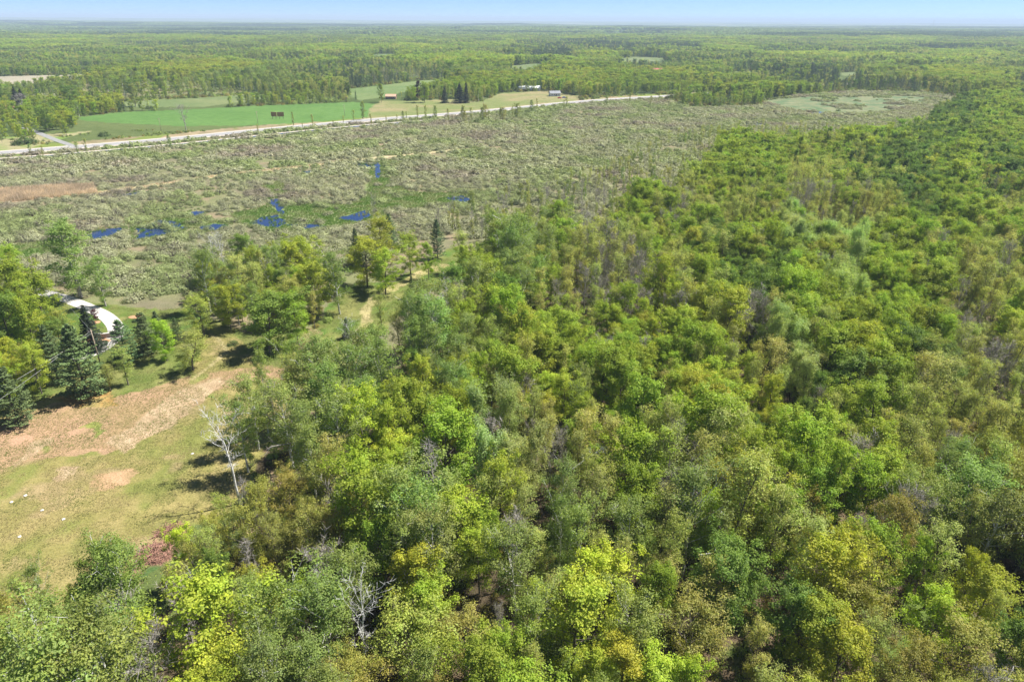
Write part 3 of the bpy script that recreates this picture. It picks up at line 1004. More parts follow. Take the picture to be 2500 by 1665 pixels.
# trees that can be told apart in the photograph: kind, base-ish crown centre px, height, width factor, brightness, extra words
# (crown centre pixel is taken at 0.62 of the height)
HAND = [
    # home lot on the left
    ('W', 172, 636, 22, 1.05, 1.0, "standing by the far end of the pale driveway"),
    ('W', 243, 690, 14, 0.62, 1.15, "beside the driveway right of the tallest cottonwood"),
    ('M', 30, 655, 11, 1.0, 1.2, "behind the dense trees at the left edge"),
    ('M', 95, 745, 15, 1.05, 0.9, "left of the driveway entrance behind the spruce"),
    ('M', 40, 725, 16, 1.1, 0.85, "at the left edge beside the driveway"),
    ('D', 10, 800, 15, 1.1, 1.1, "at the left edge level with the stone wall"),
    ('M', 70, 800, 13, 0.9, 1.0, "left of the dark conical spruce"),
    ('O', 150, 800, 9, 0.9, 1.2, "tucked behind the dark conical spruce"),
    ('C', 214, 795, 13, 1.0, 1.0, "beside the stone wall at the driveway bend"),
    ('P', 187, 880, 17, 1.0, 1.0, "largest pine, at the edge of the bare field"),
    ('P', 122, 862, 14, 0.95, 0.95, "behind the lime tree left of the largest pine"),
    ('P', 22, 965, 13, 1.15, 0.9, "lowest pine at the left edge above the field"),
    ('D', 150, 835, 10, 1.0, 1.1, "low one behind the two largest pines"),
    ('S', 262, 925, 6, 1.2, 1.0, "low leafy one right beside the largest pine"),
    ('L', 84, 905, 11, 0.85, 1.0, "between two pines above the field corner"),
    ('L', 20, 880, 10, 0.9, 1.0, "at the left edge above the lowest pine"),
    ('P', 298, 832, 11, 1.0, 0.95, "right of the driveway foot"),
    ('P', 352, 812, 11, 0.95, 0.95, "behind the small lime trees right of the driveway"),
    ('P', 385, 800, 9, 0.8, 0.95, "rightmost of the clump right of the driveway"),
    ('P', 430, 806, 7, 0.7, 0.95, "small one alone on the lawn right of the clump"),
    ('S', 303, 900, 8, 1.3, 0.9, "leafy and low beside the field edge"),
    ('M', 398, 838, 9, 0.75, 1.25, "small one in front of the pine clump"),
    ('O', 462, 860, 9, 1.05, 1.2, "two-stemmed one on the lawn left of the footpath"),
    ('O', 490, 775, 10, 0.9, 1.3, "at the left end of the middle grove"),
    ('A', 500, 690, 17, 1.0, 0.9, "leftmost tall tree of the middle grove"),
    ('D', 590, 630, 13, 0.85, 1.2, "at the back of the middle grove facing the swamp"),
    ('X', 519, 640, 13, 0.9, 1.0, "left one of the pair at the back of the middle grove"),
    ('X', 546, 636, 14, 0.7, 1.0, "taller slender one at the back of the middle grove"),
    ('S', 583, 690, 13, 1.1, 1.2, "in the middle grove below the white dead pair"),
    ('S', 622, 705, 13, 1.0, 1.15, "with a pale trunk in the middle grove"),
    ('X', 655, 686, 10, 0.8, 1.0, "short forked one in the heart of the middle grove"),
    ('A', 688, 660, 14, 0.8, 1.15, "behind the short forked dead tree"),
    ('L', 720, 655, 13, 0.9, 0.85, "in the middle grove towards the swamp"),
    ('M', 760, 640, 13, 1.0, 1.1, "at the back of the middle grove"),
    ('L', 768, 710, 13, 1.0, 0.9, "in the middle grove beside the tall aspen"),
    ('A', 822, 695, 17, 1.15, 0.85, "tallest, at the right end of the middle grove by the path"),
    ('M', 555, 755, 11, 0.9, 1.0, "at the front of the middle grove"),
    ('A', 575, 742, 12, 0.8, 1.1, "with a white trunk at the front of the middle grove"),
    ('D', 650, 800, 13, 1.25, 1.3, "big spreading one at the front of the grove above the field"),
    ('M', 719, 782, 12, 0.85, 1.0, "cone-shaped one right behind the red brush pile"),
    ('O', 700, 735, 12, 0.9, 1.25, "behind the cone-shaped green tree"),
    ('P', 846, 800, 6, 0.7, 1.1, "small one by the mown path"),
    ('P', 869, 606, 13, 0.75, 0.85, "first dark one above the grove, left"),
    ('P', 950, 565, 13, 0.75, 0.85, "dark one at the swamp edge, middle of three"),
    ('P', 1066, 582, 14, 0.8, 0.85, "dark one at the swamp edge, rightmost of three"),
    ('P', 1005, 700, 7, 0.75, 0.9, "small one beside the mown path"),
    ('L', 893, 650, 13, 1.1, 0.85, "spreading one left of the path bend"),
    ('L', 930, 598, 14, 0.9, 0.8, "behind the spreading tree left of the path bend"),
    ('M', 938, 672, 12, 0.95, 1.15, "standing in the crook of the path"),
    ('L', 1000, 625, 12, 0.85, 0.8, "right of the path crook beside two dark pines"),
    ('M', 1045, 640, 11, 0.7, 1.1, "slim one near the path top"),
    ('S', 1123, 622, 12, 1.2, 1.1, "on the grass strip beyond the path"),
    ('S', 930, 765, 9, 0.9, 0.9, "sapling on the right side of the mown path"),
    # edge and heart of the near wood
    ('A', 1045, 772, 17, 1.15, 0.95, "big one right of the path behind the bare white crown"),
    ('D', 1112, 722, 14, 1.1, 1.25, "round one right of the path top"),
    ('X', 1062, 812, 15, 0.85, 1.0, "white crown above the aspens right of the path"),
    ('X', 1092, 762, 13, 0.7, 1.0, "smaller white crown behind the big white one"),
    ('X', 862, 852, 12, 0.8, 1.0, "white crown at the wood edge right of the brush pile"),
    ('A', 815, 895, 12, 0.8, 1.2, "at the wood edge below the brush pile"),
    ('A', 1170, 760, 14, 0.7, 1.0, "thin one with a grey stem behind the maples"),
    ('Y', 1465, 905, 12, 0.7, 1.0, "round twiggy crown amid green maples"),
    ('L', 1130, 650, 11, 0.9, 0.9, "compact one right of the path top"),
    ('A', 640, 965, 17, 0.55, 1.1, "narrow crown sticking out over the field"),
    ('A', 715, 925, 16, 0.8, 1.1, "at the field corner with a white limb"),
    ('A', 590, 1065, 15, 1.05, 0.95, "at the field edge behind the white dead birch"),
    ('A', 700, 1040, 18, 1.2, 0.95, ""), ('A', 790, 1000, 18, 1.25, 0.95, ""), ('A', 850, 950, 18, 1.2, 0.9, ""), ('A', 930, 920, 18, 1.2, 0.9, ""),
    ('A', 820, 1080, 18, 1.2, 0.95, ""), ('A', 760, 1130, 16, 1.0, 1.1, ""),
    ('X', 568, 1135, 15.5, 0.9, 1.0, "tall white birch skeleton leaning at the field edge"),
    ('Z', 616, 1402, 13.5, 1.0, 1.0, "tall with downswept twigs below the white birch"),
    ('Y', 745, 1130, 8, 0.9, 1.0, "tangled, in the dark gap right of the white birch"),
    ('L', 955, 1080, 14, 0.9, 1.0, ""), ('M', 965, 1190, 14, 1.0, 1.1, ""), ('M', 1085, 1120, 17, 1.15, 1.0, ""),
    ('L', 1040, 950, 13, 0.8, 1.0, ""), ('M', 1120, 950, 14, 0.8, 1.0, ""), ('M', 1165, 945, 14, 0.8, 1.0, ""),
    ('V', 1175, 1050, 16, 1.1, 0.9, ""), ('V', 1245, 1060, 15, 1.0, 0.85, ""), ('V', 1180, 1170, 16, 1.0, 1.1, ""), ('V', 1240, 1190, 15, 1.0, 1.05, ""),
    ('A', 1420, 960, 13, 0.9, 0.95, ""), ('M', 1510, 960, 15, 1.1, 1.0, ""), ('M', 1560, 1010, 15, 1.1, 1.0, ""),
    ('D', 1265, 940, 11, 0.6, 1.2, ""), ('A', 1410, 1000, 12, 0.7, 1.0, ""),
    ('M', 1555, 1240, 14, 1.05, 0.85, ""), ('A', 1370, 1230, 15, 1.0, 0.9, ""), ('A', 1370, 1300, 14, 0.9, 0.85, ""),
    ('M', 1975, 1140, 15, 1.15, 1.05, ""), ('M', 1905, 1090, 14, 1.0, 1.15, ""), ('M', 1920, 1190, 13, 0.9, 1.05, ""),
    ('L', 1880, 985, 13, 0.8, 1.0, ""), ('L', 2040, 1020, 13, 1.0, 0.9, ""), ('L', 2130, 1120, 13, 1.0, 0.85, ""),
    ('D', 2060, 950, 15, 1.2, 1.1, ""), ('M', 2190, 960, 14, 1.0, 0.95, ""),
    ('A', 2350, 1240, 16, 1.35, 1.1, ""), ('O', 2400, 1140, 13, 0.9, 1.1, ""),
    ('G', 2240, 1300, 13, 1.0, 1.0, ""), ('Y', 2190, 1290, 12, 0.9, 1.0, ""),
    ('L', 505, 1560, 17, 1.2, 1.0, "biggest pale lime crown near the bottom edge"),
    ('D', 270, 1440, 14, 1.05, 1.0, "round one at the lower field corner"),
    ('M', 445, 1365, 10, 0.75, 1.6, "small vivid one beside the brushy field edge"),
    ('S', 60, 1465, 8, 1.2, 0.9, ""), ('A', 100, 1440, 9, 0.9, 0.8, ""), ('L', 200, 1495, 8, 0.8, 0.8, ""),
    ('A', 165, 1600, 16, 1.2, 1.0, ""), ('A', 280, 1630, 15, 1.2, 1.0, ""), ('A', 60, 1660, 16, 1.2, 1.0, ""), ('O', 25, 1560, 11, 1.1, 0.9, ""),
    ('Y', 325, 1590, 13, 0.7, 1.0, "spiky grey one left of the biggest lime crown"),
    ('A', 690, 1560, 17, 1.2, 0.95, ""), ('A', 790, 1530, 17, 1.15, 0.95, ""), ('A', 850, 1460, 16, 1.0, 0.9, ""), ('L', 650, 1460, 11, 0.8, 0.85, ""),
    ('M', 935, 1370, 14, 0.9, 1.0, ""), ('A', 985, 1370, 16, 1.0, 0.95, ""), ('L', 1030, 1450, 13, 0.9, 0.95, ""), ('M', 1050, 1510, 13, 0.9, 1.2, ""),
    ('O', 1010, 1600, 13, 1.2, 1.2, ""), ('X', 885, 1590, 15, 0.7, 0.9, "pale one among aspens near the bottom edge"),
    ('A', 1260, 1400, 15, 1.2, 0.9, ""), ('M', 1180, 1330, 12, 0.7, 1.0, ""), ('L', 1400, 1540, 14, 1.15, 1.15, ""), ('A', 1550, 1570, 15, 1.1, 1.05, ""),
    ('A', 1540, 1330, 15, 1.1, 0.85, ""), ('M', 1600, 1480, 13, 0.8, 0.95, ""), ('M', 1720, 1290, 12, 0.6, 1.3, ""), ('O', 1690, 1570, 13, 1.0, 1.1, ""),
    ('D', 1810, 1430, 13, 1.0, 1.2, ""), ('D', 1920, 1530, 13, 1.0, 1.1, ""), ('L', 1985, 1580, 14, 1.0, 0.85, ""), ('L', 2040, 1640, 13, 1.0, 0.9, ""),
    ('L', 2045, 1380, 13, 0.8, 0.95, ""), ('S', 1960, 1380, 15, 1.2, 1.05, ""), ('O', 2120, 1440, 13, 0.9, 1.0, ""), ('M', 2280, 1550, 13, 1.0, 1.2, ""),
    ('L', 2360, 1440, 11, 0.6, 1.0, ""), ('S', 2290, 1390, 14, 1.3, 1.0, ""), ('O', 2330, 1620, 13, 1.2, 1.0, ""), ('M', 2230, 1400, 12, 0.6, 1.1, ""),
    ('X', 2230, 1640, 9, 0.5, 0.8, "short pale one near the lower right corner"),
    # swamp edge and far trees that stand out
    ('Y', 912, 520, 11, 0.45, 1.0, "lone bare trunk standing at the swamp pools"),
    ('Y', 1108, 520, 10, 0.45, 1.0, "thin bare one at the swamp edge above the dark pines"),
    ('W', 715, 292, 11, 0.45, 0.9, "small slim one on the highway verge below the billboard"),
    ('W', 885, 270, 14, 0.7, 0.85, "first rounded one on the highway at the field corner"),
    ('M', 930, 228, 17, 0.7, 0.8, "pointed one right of the bright green hayfield"),
    ('Y', 450, 294, 15, 1.2, 1.0, "pale one alone in front of the hayfield"),
    ('C', 1085, 229, 17, 1.0, 1.1, "left of three in the farmhouse yard"),
    ('C', 1122, 226, 19, 1.5, 0.9, "widest one in the farmhouse yard"),
    ('C', 1138, 222, 22, 0.6, 0.9, "narrow tall one in the farmhouse yard"),
    ('M', 1010, 232, 14, 1.0, 1.1, "round one below the purple yard tree"),
    ('M', 1036, 228, 17, 1.1, 1.0, "round one right of the purple yard tree"),
    ('C', 38, 240, 20, 1.2, 0.9, "left one of the dark pair by the red roof"),
    ('C', 54, 242, 20, 1.2, 0.9, "right one of the dark pair by the red roof"),
    ('Y', 52, 262, 15, 1.6, 0.8, "wide brown one in front of the dark spruce pair"),
    ('D', 170, 240, 20, 2.0, 1.0, "broad one behind the junction woods"),
    ('D', 110, 295, 15, 1.0, 1.1, "beside the junction of the side road"),
    ('W', 325, 232, 20, 1.2, 0.9, "domed one in the hedge behind the hayfield"),
    ('P', 868, 232, 10, 0.5, 1.0, "small one at the top corner of the hayfield"),
    ('D', 1100, 175, 22, 1.6, 0.9, "dark clump behind the pale green field"),
]

records = []     # individual trees


def shade(c, k):
    g = rng.uniform(-1, 1, 3)
    c = np.array(c) * k
    return np.clip(c * (1 + g * np.array([0.10, 0.07, 0.12])), 0.004, 0.6)


# hand-placed
for (kd, px, py, h, wf, br, words) in HAND:
    st, tint, hr, wk, look, nm = KIND[kd]
    p = G(px, py, h * 0.55)
    if 560 < py < 1000 and words and kd not in 'XYZC':
        h *= 1.06
        wf *= 1.15 if (kd == 'A' or px < 160 or px > 1000) else 1.42
    if kd == 'C':
        wf *= 1.25
    records.append([kd, p[0], p[1], h, wf, shade(tint, br), words, px, py])
# unlike leaves: the purple yard tree and purple driveway shrub
records.append(['M', *G(1020, 219, 11)[:2], 18, 0.8, np.array((0.045, 0.012, 0.02)), "dark purple-leaved yard tree beside the farmhouse lawn", 1020, 219])
records.append(['M', *G(231, 769, 2.0)[:2], 3.2, 1.1, np.array((0.11, 0.035, 0.05)), "small purple-leaved tree on the grass inside the driveway bend", 231, 769])

# fill the near wood on a loose lattice
SP = 4.8
cells = []
for iy in range(int(20 / SP), int(900 / SP)):
    for ix in range(-110, 170):
        cells.append((ix * SP + (iy % 2) * SP / 2, iy * SP))
cells = np.array(cells) + rng.uniform(-1.9, 1.9, (len(cells), 2))
inw = pip(cells[:, 0] + (fbm(cells[:, 0], cells[:, 1], 12, 4) - 0.5) * 8, cells[:, 1], WOODS)
cells_all = cells
cells = cells[inw]
GROVE = wpoly([(490, 660), (540, 640), (640, 630), (760, 640), (825, 655), (800, 735), (760, 765), (640, 765), (540, 755), (490, 730)], 6.0)
LEFTW = wpoly([(-900, 600), (-300, 620), (0, 640), (60, 660), (60, 700), (120, 770), (130, 830), (100, 880), (60, 930), (-20, 960), (-500, 1000), (-900, 900)], 6.0)
gm = pip(cells_all[:, 0], cells_all[:, 1], GROVE) & (seg_dist(cells_all[:, 0], cells_all[:, 1], PATHWAY) > 8)
gm |= pip(cells_all[:, 0], cells_all[:, 1], LEFTW) & (seg_dist(cells_all[:, 0], cells_all[:, 1], DRIVE) > 8)
cells = np.concatenate([cells, cells_all[gm]])
spx, spy, front = PX(cells[:, 0], cells[:, 1], np.full(len(cells), 9.0))
inview = front & (spx > -500) & (spx < 3000) & (spy < 2200) & (np.abs(cells[:, 0]) < 0.95 * cells[:, 1] + 60)
cells, spx, spy = cells[inview], spx[inview], spy[inview]
hx = np.array([r[1] for r in records]); hyy = np.array([r[2] for r in records])
hr_ = np.array([{'full': 4.3, 'oak': 4.0}.get(KIND[r[0]][0], 3.2) * r[4] * r[3] / 15 for r in records])
woodfill = []
for (x, y), px, py in zip(cells, spx, spy):
    d = np.hypot(hx - x, hyy - y)
    if np.any(d < hr_ * (0.95 if py > 880 or px > 1050 else 0.6) + 0.9):
        continue
    if any(math.hypot(gx_ - x, gy_ - y) < r_ for (gx_, gy_), r_ in zip(GAPS, GAPR)):
        continue
    jx, jy = px + rng.normal(0, 32), py + rng.normal(0, 28)
    row = min(max(int((jy - 250) / 100), 0), 14)
    cl = min(max(int(jx / 100), 0), 25)
    kd = GRID[row][cl]
    grove = px < 1050 and py < 900 and not pip(np.array([x]), np.array([y]), WOODS)[0]
    if grove:
        kd = 'MAOLSAMWDS'[int(rng.integers(0, 10))] if px > 350 else 'MMDLMDOM'[int(rng.integers(0, 8))]
    u = rng.random()
    if u < 0.10:
        kd = 'S'
    elif u < 0.14:
        kd = 'G'
    elif u < 0.155:
        kd = 'YZG'[int(rng.integers(0, 3))]
    elif u < 0.20:
        kd = {'M': 'L', 'S': 'M', 'A': 'D', 'L': 'M'}.get(kd, kd)
    st, tint, hr2, wk, look, nm = KIND[kd]
    hgt = rng.uniform(*hr2) * (0.66 + 0.55 * vn(x, y, 17, 6)) * rng.uniform(0.88, 1.1)
    if grove:
        hgt *= 0.72
    elif y > 230:
        hgt *= 0.85
    if pip(np.array([x]), np.array([y]), FRINGE)[0]:
        hgt *= 0.65
        if rng.random() < 0.35:
            continue
    woodfill.append([kd, x, y, hgt, wk * rng.uniform(0.8, 1.15), shade(tint, rng.uniform(0.85, 1.15)), "", px, py])
woodfill.sort(key=lambda r: math.hypot(r[1], r[2], 70))
n_ind = 265 - sum(1 for r in records if r[0] in 'MLSOADVW')
indiv, rest = [], []
for r in woodfill:
    qx, qy, _ = PX(r[1], r[2], r[3] * 0.62)
    tx, ty, _ = PX(r[1], r[2], r[3] * 0.95)
    vis = -20 < qx < 2520 and (qy < 1675 or ty < 1640)
    r[7], r[8] = float(qx), float(min(qy, 1655))
    if len(indiv) < n_ind and vis:
        indiv.append(r)
    else:
        rest.append(r)
print("individual", len(indiv) + len(records), "rest", len(rest), "reach", indiv[-1][1:3])


def place_tree(r, i, group):
    kd, x, y, h, wf, tint, words, px, py = r[:9]
    st, _, _, _, look, nm = KIND[kd]
    vs = HI[st]
    pr = vs[i % len(vs)]
    s = h / pr['H']
    t = empty(nm, (x, y, float(terrain(x, y))), rng.uniform(0, 6.28))
    if st in ('dead', 'grey', 'snag'):
        s *= 1.16
    wsc = s * wf * (1.25 if st == 'dead' else 1.1 if st == 'grey' else 1)
    t.scale = (wsc, wsc, s)
    obj("trunk", pr['trunk'], t)
    if pr['crown'] is not None:
        c = obj("crown", pr['crown'], t)
        c["tint"] = [float(v) for v in tint] + [1.0]
    if tint[0] > 1.8 * tint[1]:
        t["label"] = words
        t["category"] = "tree"
        return t
    lab = (look + ", " + words) if words else r[9]
    if len(lab.replace(",", "").split()) > 16:
        lab = SHORT[kd] + ", " + words
    tag(t, lab, CATS.get(kd, "tree"), group)
    return t


# a label for each wood tree: its kind, and its rank among its kind on one side of something easy to find
SHORT = {'M': "bright green maple", 'L': "yellow-green maple", 'S': "half-leafed olive tree", 'O': "olive-bronze oak", 'A': "grey-green aspen", 'D': "dark round tree", 'V': "silvery pale tree",
         'G': "nearly leafless tree", 'W': "airy cottonwood", 'P': "white pine", 'C': "conical spruce", 'X': "dead white tree", 'Y': "bare grey tree", 'Z': "grey snag"}
MARKS = [(566, 1120, "the white birch skeleton"), (505, 1560, "the biggest lime crown"), (733, 846, "the red brush pile"), (1062, 812, "the large bare white crown"),
         (1465, 905, "the round twiggy crown"), (618, 1392, "the grey conifer snag"), (2040, 1030, "the heap of fallen limbs"), (1110, 1570, "the bare-soil gap at the bottom"),
         (1434, 1120, "the slanting white limb"), (2215, 1295, "the paired grey crowns"), (885, 1590, "the pale skeleton among aspens"), (385, 1350, "the brown brush heap"),
         (1290, 850, "the small woodland pool"), (2500, 1665, "the lower right corner"), (0, 1665, "the lower left corner"), (2500, 900, "the middle of the right edge"),
         (1745, 1345, "the short fallen limb")]
DIRS = ["right of", "below and right of", "below", "below and left of", "left of", "above and left of", "above", "above and right of"]
ORD = ["nearest", "second nearest", "third nearest", "fourth nearest", "fifth nearest", "sixth nearest", "seventh nearest", "eighth nearest", "ninth nearest", "tenth nearest"]
pool = [r for r in records + indiv]
for r in pool:
    best = None
    for (mx_, my_, nm_) in MARKS:
        o8 = lambda q: int(round(math.atan2(q[8] - my_, q[7] - mx_) / (math.pi / 4))) % 8
        d8 = lambda q: math.hypot(q[7] - mx_, q[8] - my_)
        o_, d_ = o8(r), d8(r)
        if d_ < 12:
            continue
        rank = sum(1 for q in pool if q[0] == r[0] and o8(q) == o_ and d8(q) < d_)
        if rank < 10 and (best is None or rank * 90 + d_ < best[0]):
            best = (rank * 90 + d_, "%s %s %s" % (ORD[rank], DIRS[o_], nm_))
    r.append("%s, %s" % (SHORT[r[0]], best[1] if best else "deep in the wood"))
for i, r in enumerate(records):
    grp = "trees of the near wood" if (not r[6] and r[8] > 880) else ("trees around the clearing" if r[8] > 560 else "trees by the highway and swamp")
    place_tree(r, i, grp)
for i, r in enumerate(indiv):
    place_tree(r, i * 7 + 1, "trees of the near wood")

# ------------------------------------------------------------------ the rest of the wood and the country beyond: stuff
ALLST = ['full', 'aspen', 'sparse', 'oak', 'bare', 'plume', 'airy', 'pine', 'spruce', 'grey']
hi_j, hi_idx, hi_H = [], {}, []
for st in ALLST:
    hi_idx[st] = []
    for s in range(min(3, NVAR[st])):
        d = tree_meshes(st, s + 40, 0, True)
        hi_idx[st].append(len(hi_j)); hi_j.append(d['me']); hi_H.append(d['H'])
mid_j, mid_idx, mid_H = [], {}, []
for st in ALLST:
    mid_idx[st] = []
    for s in range(2):
        d = tree_meshes(st, s + 60, 1, True)
        mid_idx[st].append(len(mid_j)); mid_j.append(d['me']); mid_H.append(d['H'])
low_j, low_idx, low_H = [], {}, []
for st in ALLST:
    d = tree_meshes(st, 80, 2, True)
    low_idx[st] = [len(low_j)]; low_j.append(d['me']); low_H.append(d['H'])


def lattice(y0, y1, sp, half=0.86):
    out = []
    y = y0
    while y < y1:
        n = int(2 * half * (y + 60) / sp)
        x = (np.arange(n) - n / 2) * sp
        out.append(np.column_stack([x, np.full(n, y)]))
        y += sp
    a = np.concatenate(out)
    return a + rng.uniform(-0.42, 0.42, a.shape) * sp


def scatter_trees(name, recs, js, idx, HH, label):
    P, pr, sc, ro, ti = [], [], [], [], []
    for (kd, x, y, h, wf, tint) in recs:
        k = int(rng.choice(idx[KIND[kd][0] if KIND[kd][0] in idx else 'grey']))
        s = h / HH[k]
        P.append((x, y)); pr.append(k); sc.append((s * wf, s * wf, s)); ro.append(rng.uniform(0, 6.28)); ti.append(tint)
    P = np.array(P)
    z = terrain(P[:, 0], P[:, 1])
    scatter(name, np.column_stack([P, z]), pr, sc, ro, np.array(ti), js, label)


# sparse saplings where the wood thins out into the swamp
BAND = wpoly([(1040, 570), (1100, 505), (1300, 455), (1450, 415), (1600, 345), (1750, 305), (1960, 296), (2140, 300), (1950, 335), (1800, 350), (1640, 440), (1500, 520), (1250, 565)], 4.0)
A = lattice(230, 560, 4.6, 0.9)
m = pip(A[:, 0], A[:, 1], BAND) & (rng.random(len(A)) < 0.25 + 0.9 * (fbm(A[:, 0], A[:, 1], 22, 660) - 0.3))
for x, y in A[m]:
    kd = 'SGSGSYA'[int(rng.integers(0, 7))]
    rest.append([kd, x, y, rng.uniform(4, 9.5), rng.uniform(0.7, 1.1), shade(np.array(KIND[kd][1]) * 0.95, rng.uniform(0.85, 1.1))])
near = [r[:6] for r in rest if r[2] < 330]
mids = [r[:6] for r in rest if r[2] >= 330]
scatter_trees("woodland", near, hi_j, hi_idx, hi_H, "mixed spring wood continuing behind the nearest trees")

# country beyond the highway
OPEN = [HAY, HAY2, HAY3, TANFIELD, YARD, MARSH] + MEAD


def clear_of(x, y, pad=4.0):
    m = np.ones(len(x), bool)
    k_ = np.clip(y / 60, 4, 30)
    x, y = x + (fbm(x, y, 60, 801) - 0.5) * k_, y + (fbm(x, y, 60, 802) - 0.5) * k_
    for q, hs_ in zip(OPEN, ((4,), (3,), (6,), (5,), (4,), (4,)) + ((5, 9),) * 7):
        m &= ~pip(x, y, q)
        for hh_ in hs_:      # keep tall trees off the near margin of each meadow
            sh = np.array([[p_[0], p_[1]] for p_ in q]) * (1 - hh_ / CAM_H)
            m &= ~pip(x, y, sh)
    m &= seg_dist(x, y, HIGHWAY) > 12
    m &= seg_dist(x, y, SIDE_ROAD) > 6
    return m


def far_kind(x, y):
    """forest kind by stands"""
    n1 = fbm(x, y, 230, 201, 3)
    n2 = fbm(x, y, 90, 205, 3)
    n3 = rng.random(len(x))
    k = np.full(len(x), 'S')
    k[n2 > 0.50] = 'A'
    k[n1 > 0.52] = 'M'
    k[(n1 > 0.56) & (n2 > 0.5)] = 'L'
    k[(n1 < 0.43)] = 'G'
    k[(n1 < 0.40) & (n2 > 0.45)] = 'P'
    k[n3 < 0.12] = 'S'
    k[(n3 > 0.12) & (n3 < 0.2)] = 'D'
    k[(n3 > 0.2) & (n3 < 0.25)] = 'P'
    k[(n3 > 0.25) & (n3 < 0.30)] = 'M'
    return k


PLANT = [wpoly(p) for p in ([(1373, 103), (1500, 97), (1700, 112), (1730, 138), (1500, 132), (1380, 120)], [(1845, 122), (2070, 128), (2075, 142), (1950, 140), (1840, 136)],
                            [(1090, 70), (1300, 66), (1350, 82), (1100, 84)], [(0, 70), (350, 66), (560, 84), (300, 96), (0, 92)], [(1250, 104), (1370, 110), (1400, 150), (1290, 146)],
                            [(2200, 108), (2480, 120), (2480, 134), (2250, 130)], [(330, 112), (500, 104), (520, 116), (350, 122)], [(480, 86), (760, 84), (760, 92), (500, 98)])]
A = lattice(470, 3300, 7.6)
x, y = A[:, 0], A[:, 1]
hyq = np.interp(x, hwx, hwy)
keep = ((y > hyq + 14) | pip(x, y, BELT)) & clear_of(x, y) & ~pip(x, y, WOODS)
br = pip(x, y, BRUSHZONE)
keep &= ~(br & (rng.random(len(x)) < 0.7))
yardL = (x < G(190, 330)[0]) & (seg_dist(x, y, HIGHWAY) < 90)
keep &= ~(yardL & ((rng.random(len(x)) < 0.6) | (seg_dist(x, y, HIGHWAY) < 40)))
verge2 = (seg_dist(x, y, HIGHWAY) < 30)
keep &= ~verge2 | (x > 330)
# a strip of rough ground between the road and the hayfield
keep &= ~pip(x, y, wpoly([(185, 290), (560, 306), (900, 290), (900, 305), (400, 350), (170, 362)]))
keep &= ~((y < 560) & (x > G(190, 330)[0]) & (x < G(900, 280)[0]) & (seg_dist(x, y, HIGHWAY) < 48))
x, y = x[keep], y[keep]
k = far_kind(x, y)
dist = np.hypot(x, y)
for q in PLANT:
    pm = pip(x, y, q)
    rr = rng.random(len(x))
    k[pm & (rr < 0.8)] = 'P'
rec_m, rec_l = [], []
for xx, yv, kd in zip(x, y, k):
    kd = str(kd)
    st, tint, hr2, wk, look, nm = KIND[kd]
    h = rng.uniform(*hr2) * (0.62 if yv < 800 else 0.85) * (0.7 + 0.6 * vn(np.array([xx]), np.array([yv]), 70, 8)[0])
    if kd == 'P':
        h *= 1.1
    t = shade(np.array(tint) * (0.9 if kd != 'P' else 0.95), rng.uniform(0.8, 1.2))
    (rec_m if yv < 1250 else rec_l).append((kd, xx, yv, h, wk * rng.uniform(0.9, 1.3), t))
mids = mids + rec_m
scatter_trees("distant_woodland", mids, mid_j, mid_idx, mid_H, "woods and hedges either side of the highway")
scatter_trees("far_forest", rec_l, low_j, low_idx, low_H, "forest stretching away beyond the farms")


# farther still: whole stands of canopy
def gen_stand(seed, w, n, conif):
    g = np.random.default_rng(seed + 5000)
    C = np.column_stack([g.uniform(-w / 2, w / 2, n), g.uniform(-w / 2, w / 2, n)])
    V, F, var, nv = [], [], [], 0
    for (cx_, cy_) in C:
        h = g.uniform(9, 17)
        r = g.uniform(3.5, 6.5) if not conif else g.uniform(2.2, 3.6)
        m_ = 20
        d = nrm(g.normal(size=(m_, 3)))
        d[:, 2] = np.abs(d[:, 2])
        if conif:
            zz = g.uniform(0, 1, m_)
            P = np.column_stack([cx_ + d[:, 0] * r * (1 - zz), cy_ + d[:, 1] * r * (1 - zz), 1 + zz * h])
        else:
            P = np.column_stack([cx_ + d[:, 0] * r, cy_ + d[:, 1] * r, h - r + d[:, 2] * r * g.uniform(0.7, 1.1)])
        lv, lf = leaf_quads(P, nrm(d + np.array([0, 0, 0.35]) + g.normal(0, 0.25, d.shape)), r * 1.1, 0.9, g)
        V.append(lv); F.append(lf + nv); nv += len(lv)
        var.append(np.tile(g.uniform(0.65, 1.3) * np.array([g.uniform(0.85, 1.2), 1, g.uniform(0.8, 1.3)]), (len(lv), 1)) * np.repeat(g.uniform(0.8, 1.2, (m_, 1)), 4, 0))
    return mk_mesh("stand", np.concatenate(V), [np.concatenate(F)], (M_LEAF,), attrs={"var": ('POINT', np.concatenate(var))})


stands = [gen_stand(s, 66, 62, s % 2 == 1) for s in range(6)]
A = lattice(3290, 9500, 56)
x, y = A[:, 0], A[:, 1]
kk = (fbm(x, y, 700, 400) < 0.655)
x, y = x[kk], y[kk]
n1, n2 = fbm(x, y, 800, 301, 3), fbm(x, y, 330, 302, 3)
conif = n1 < 0.47
ti = np.where(conif[:, None], np.array((0.13, 0.19, 0.10)), np.array((0.25, 0.34, 0.11)))
ti = ti * (0.75 + 0.5 * n2[:, None]) * rng.uniform(0.85, 1.15, (len(x), 1))
pr = rng.integers(0, 3, len(x)) * 2 + conif
scatter("horizon_forest", np.column_stack([x, y, terrain(x, y)]), pr, np.ones((len(x), 3)) * rng.uniform(0.9, 1.15, (len(x), 1)), rng.uniform(0, 6.28, len(x)), ti, stands,
        "hazy forest reaching towards the horizon")

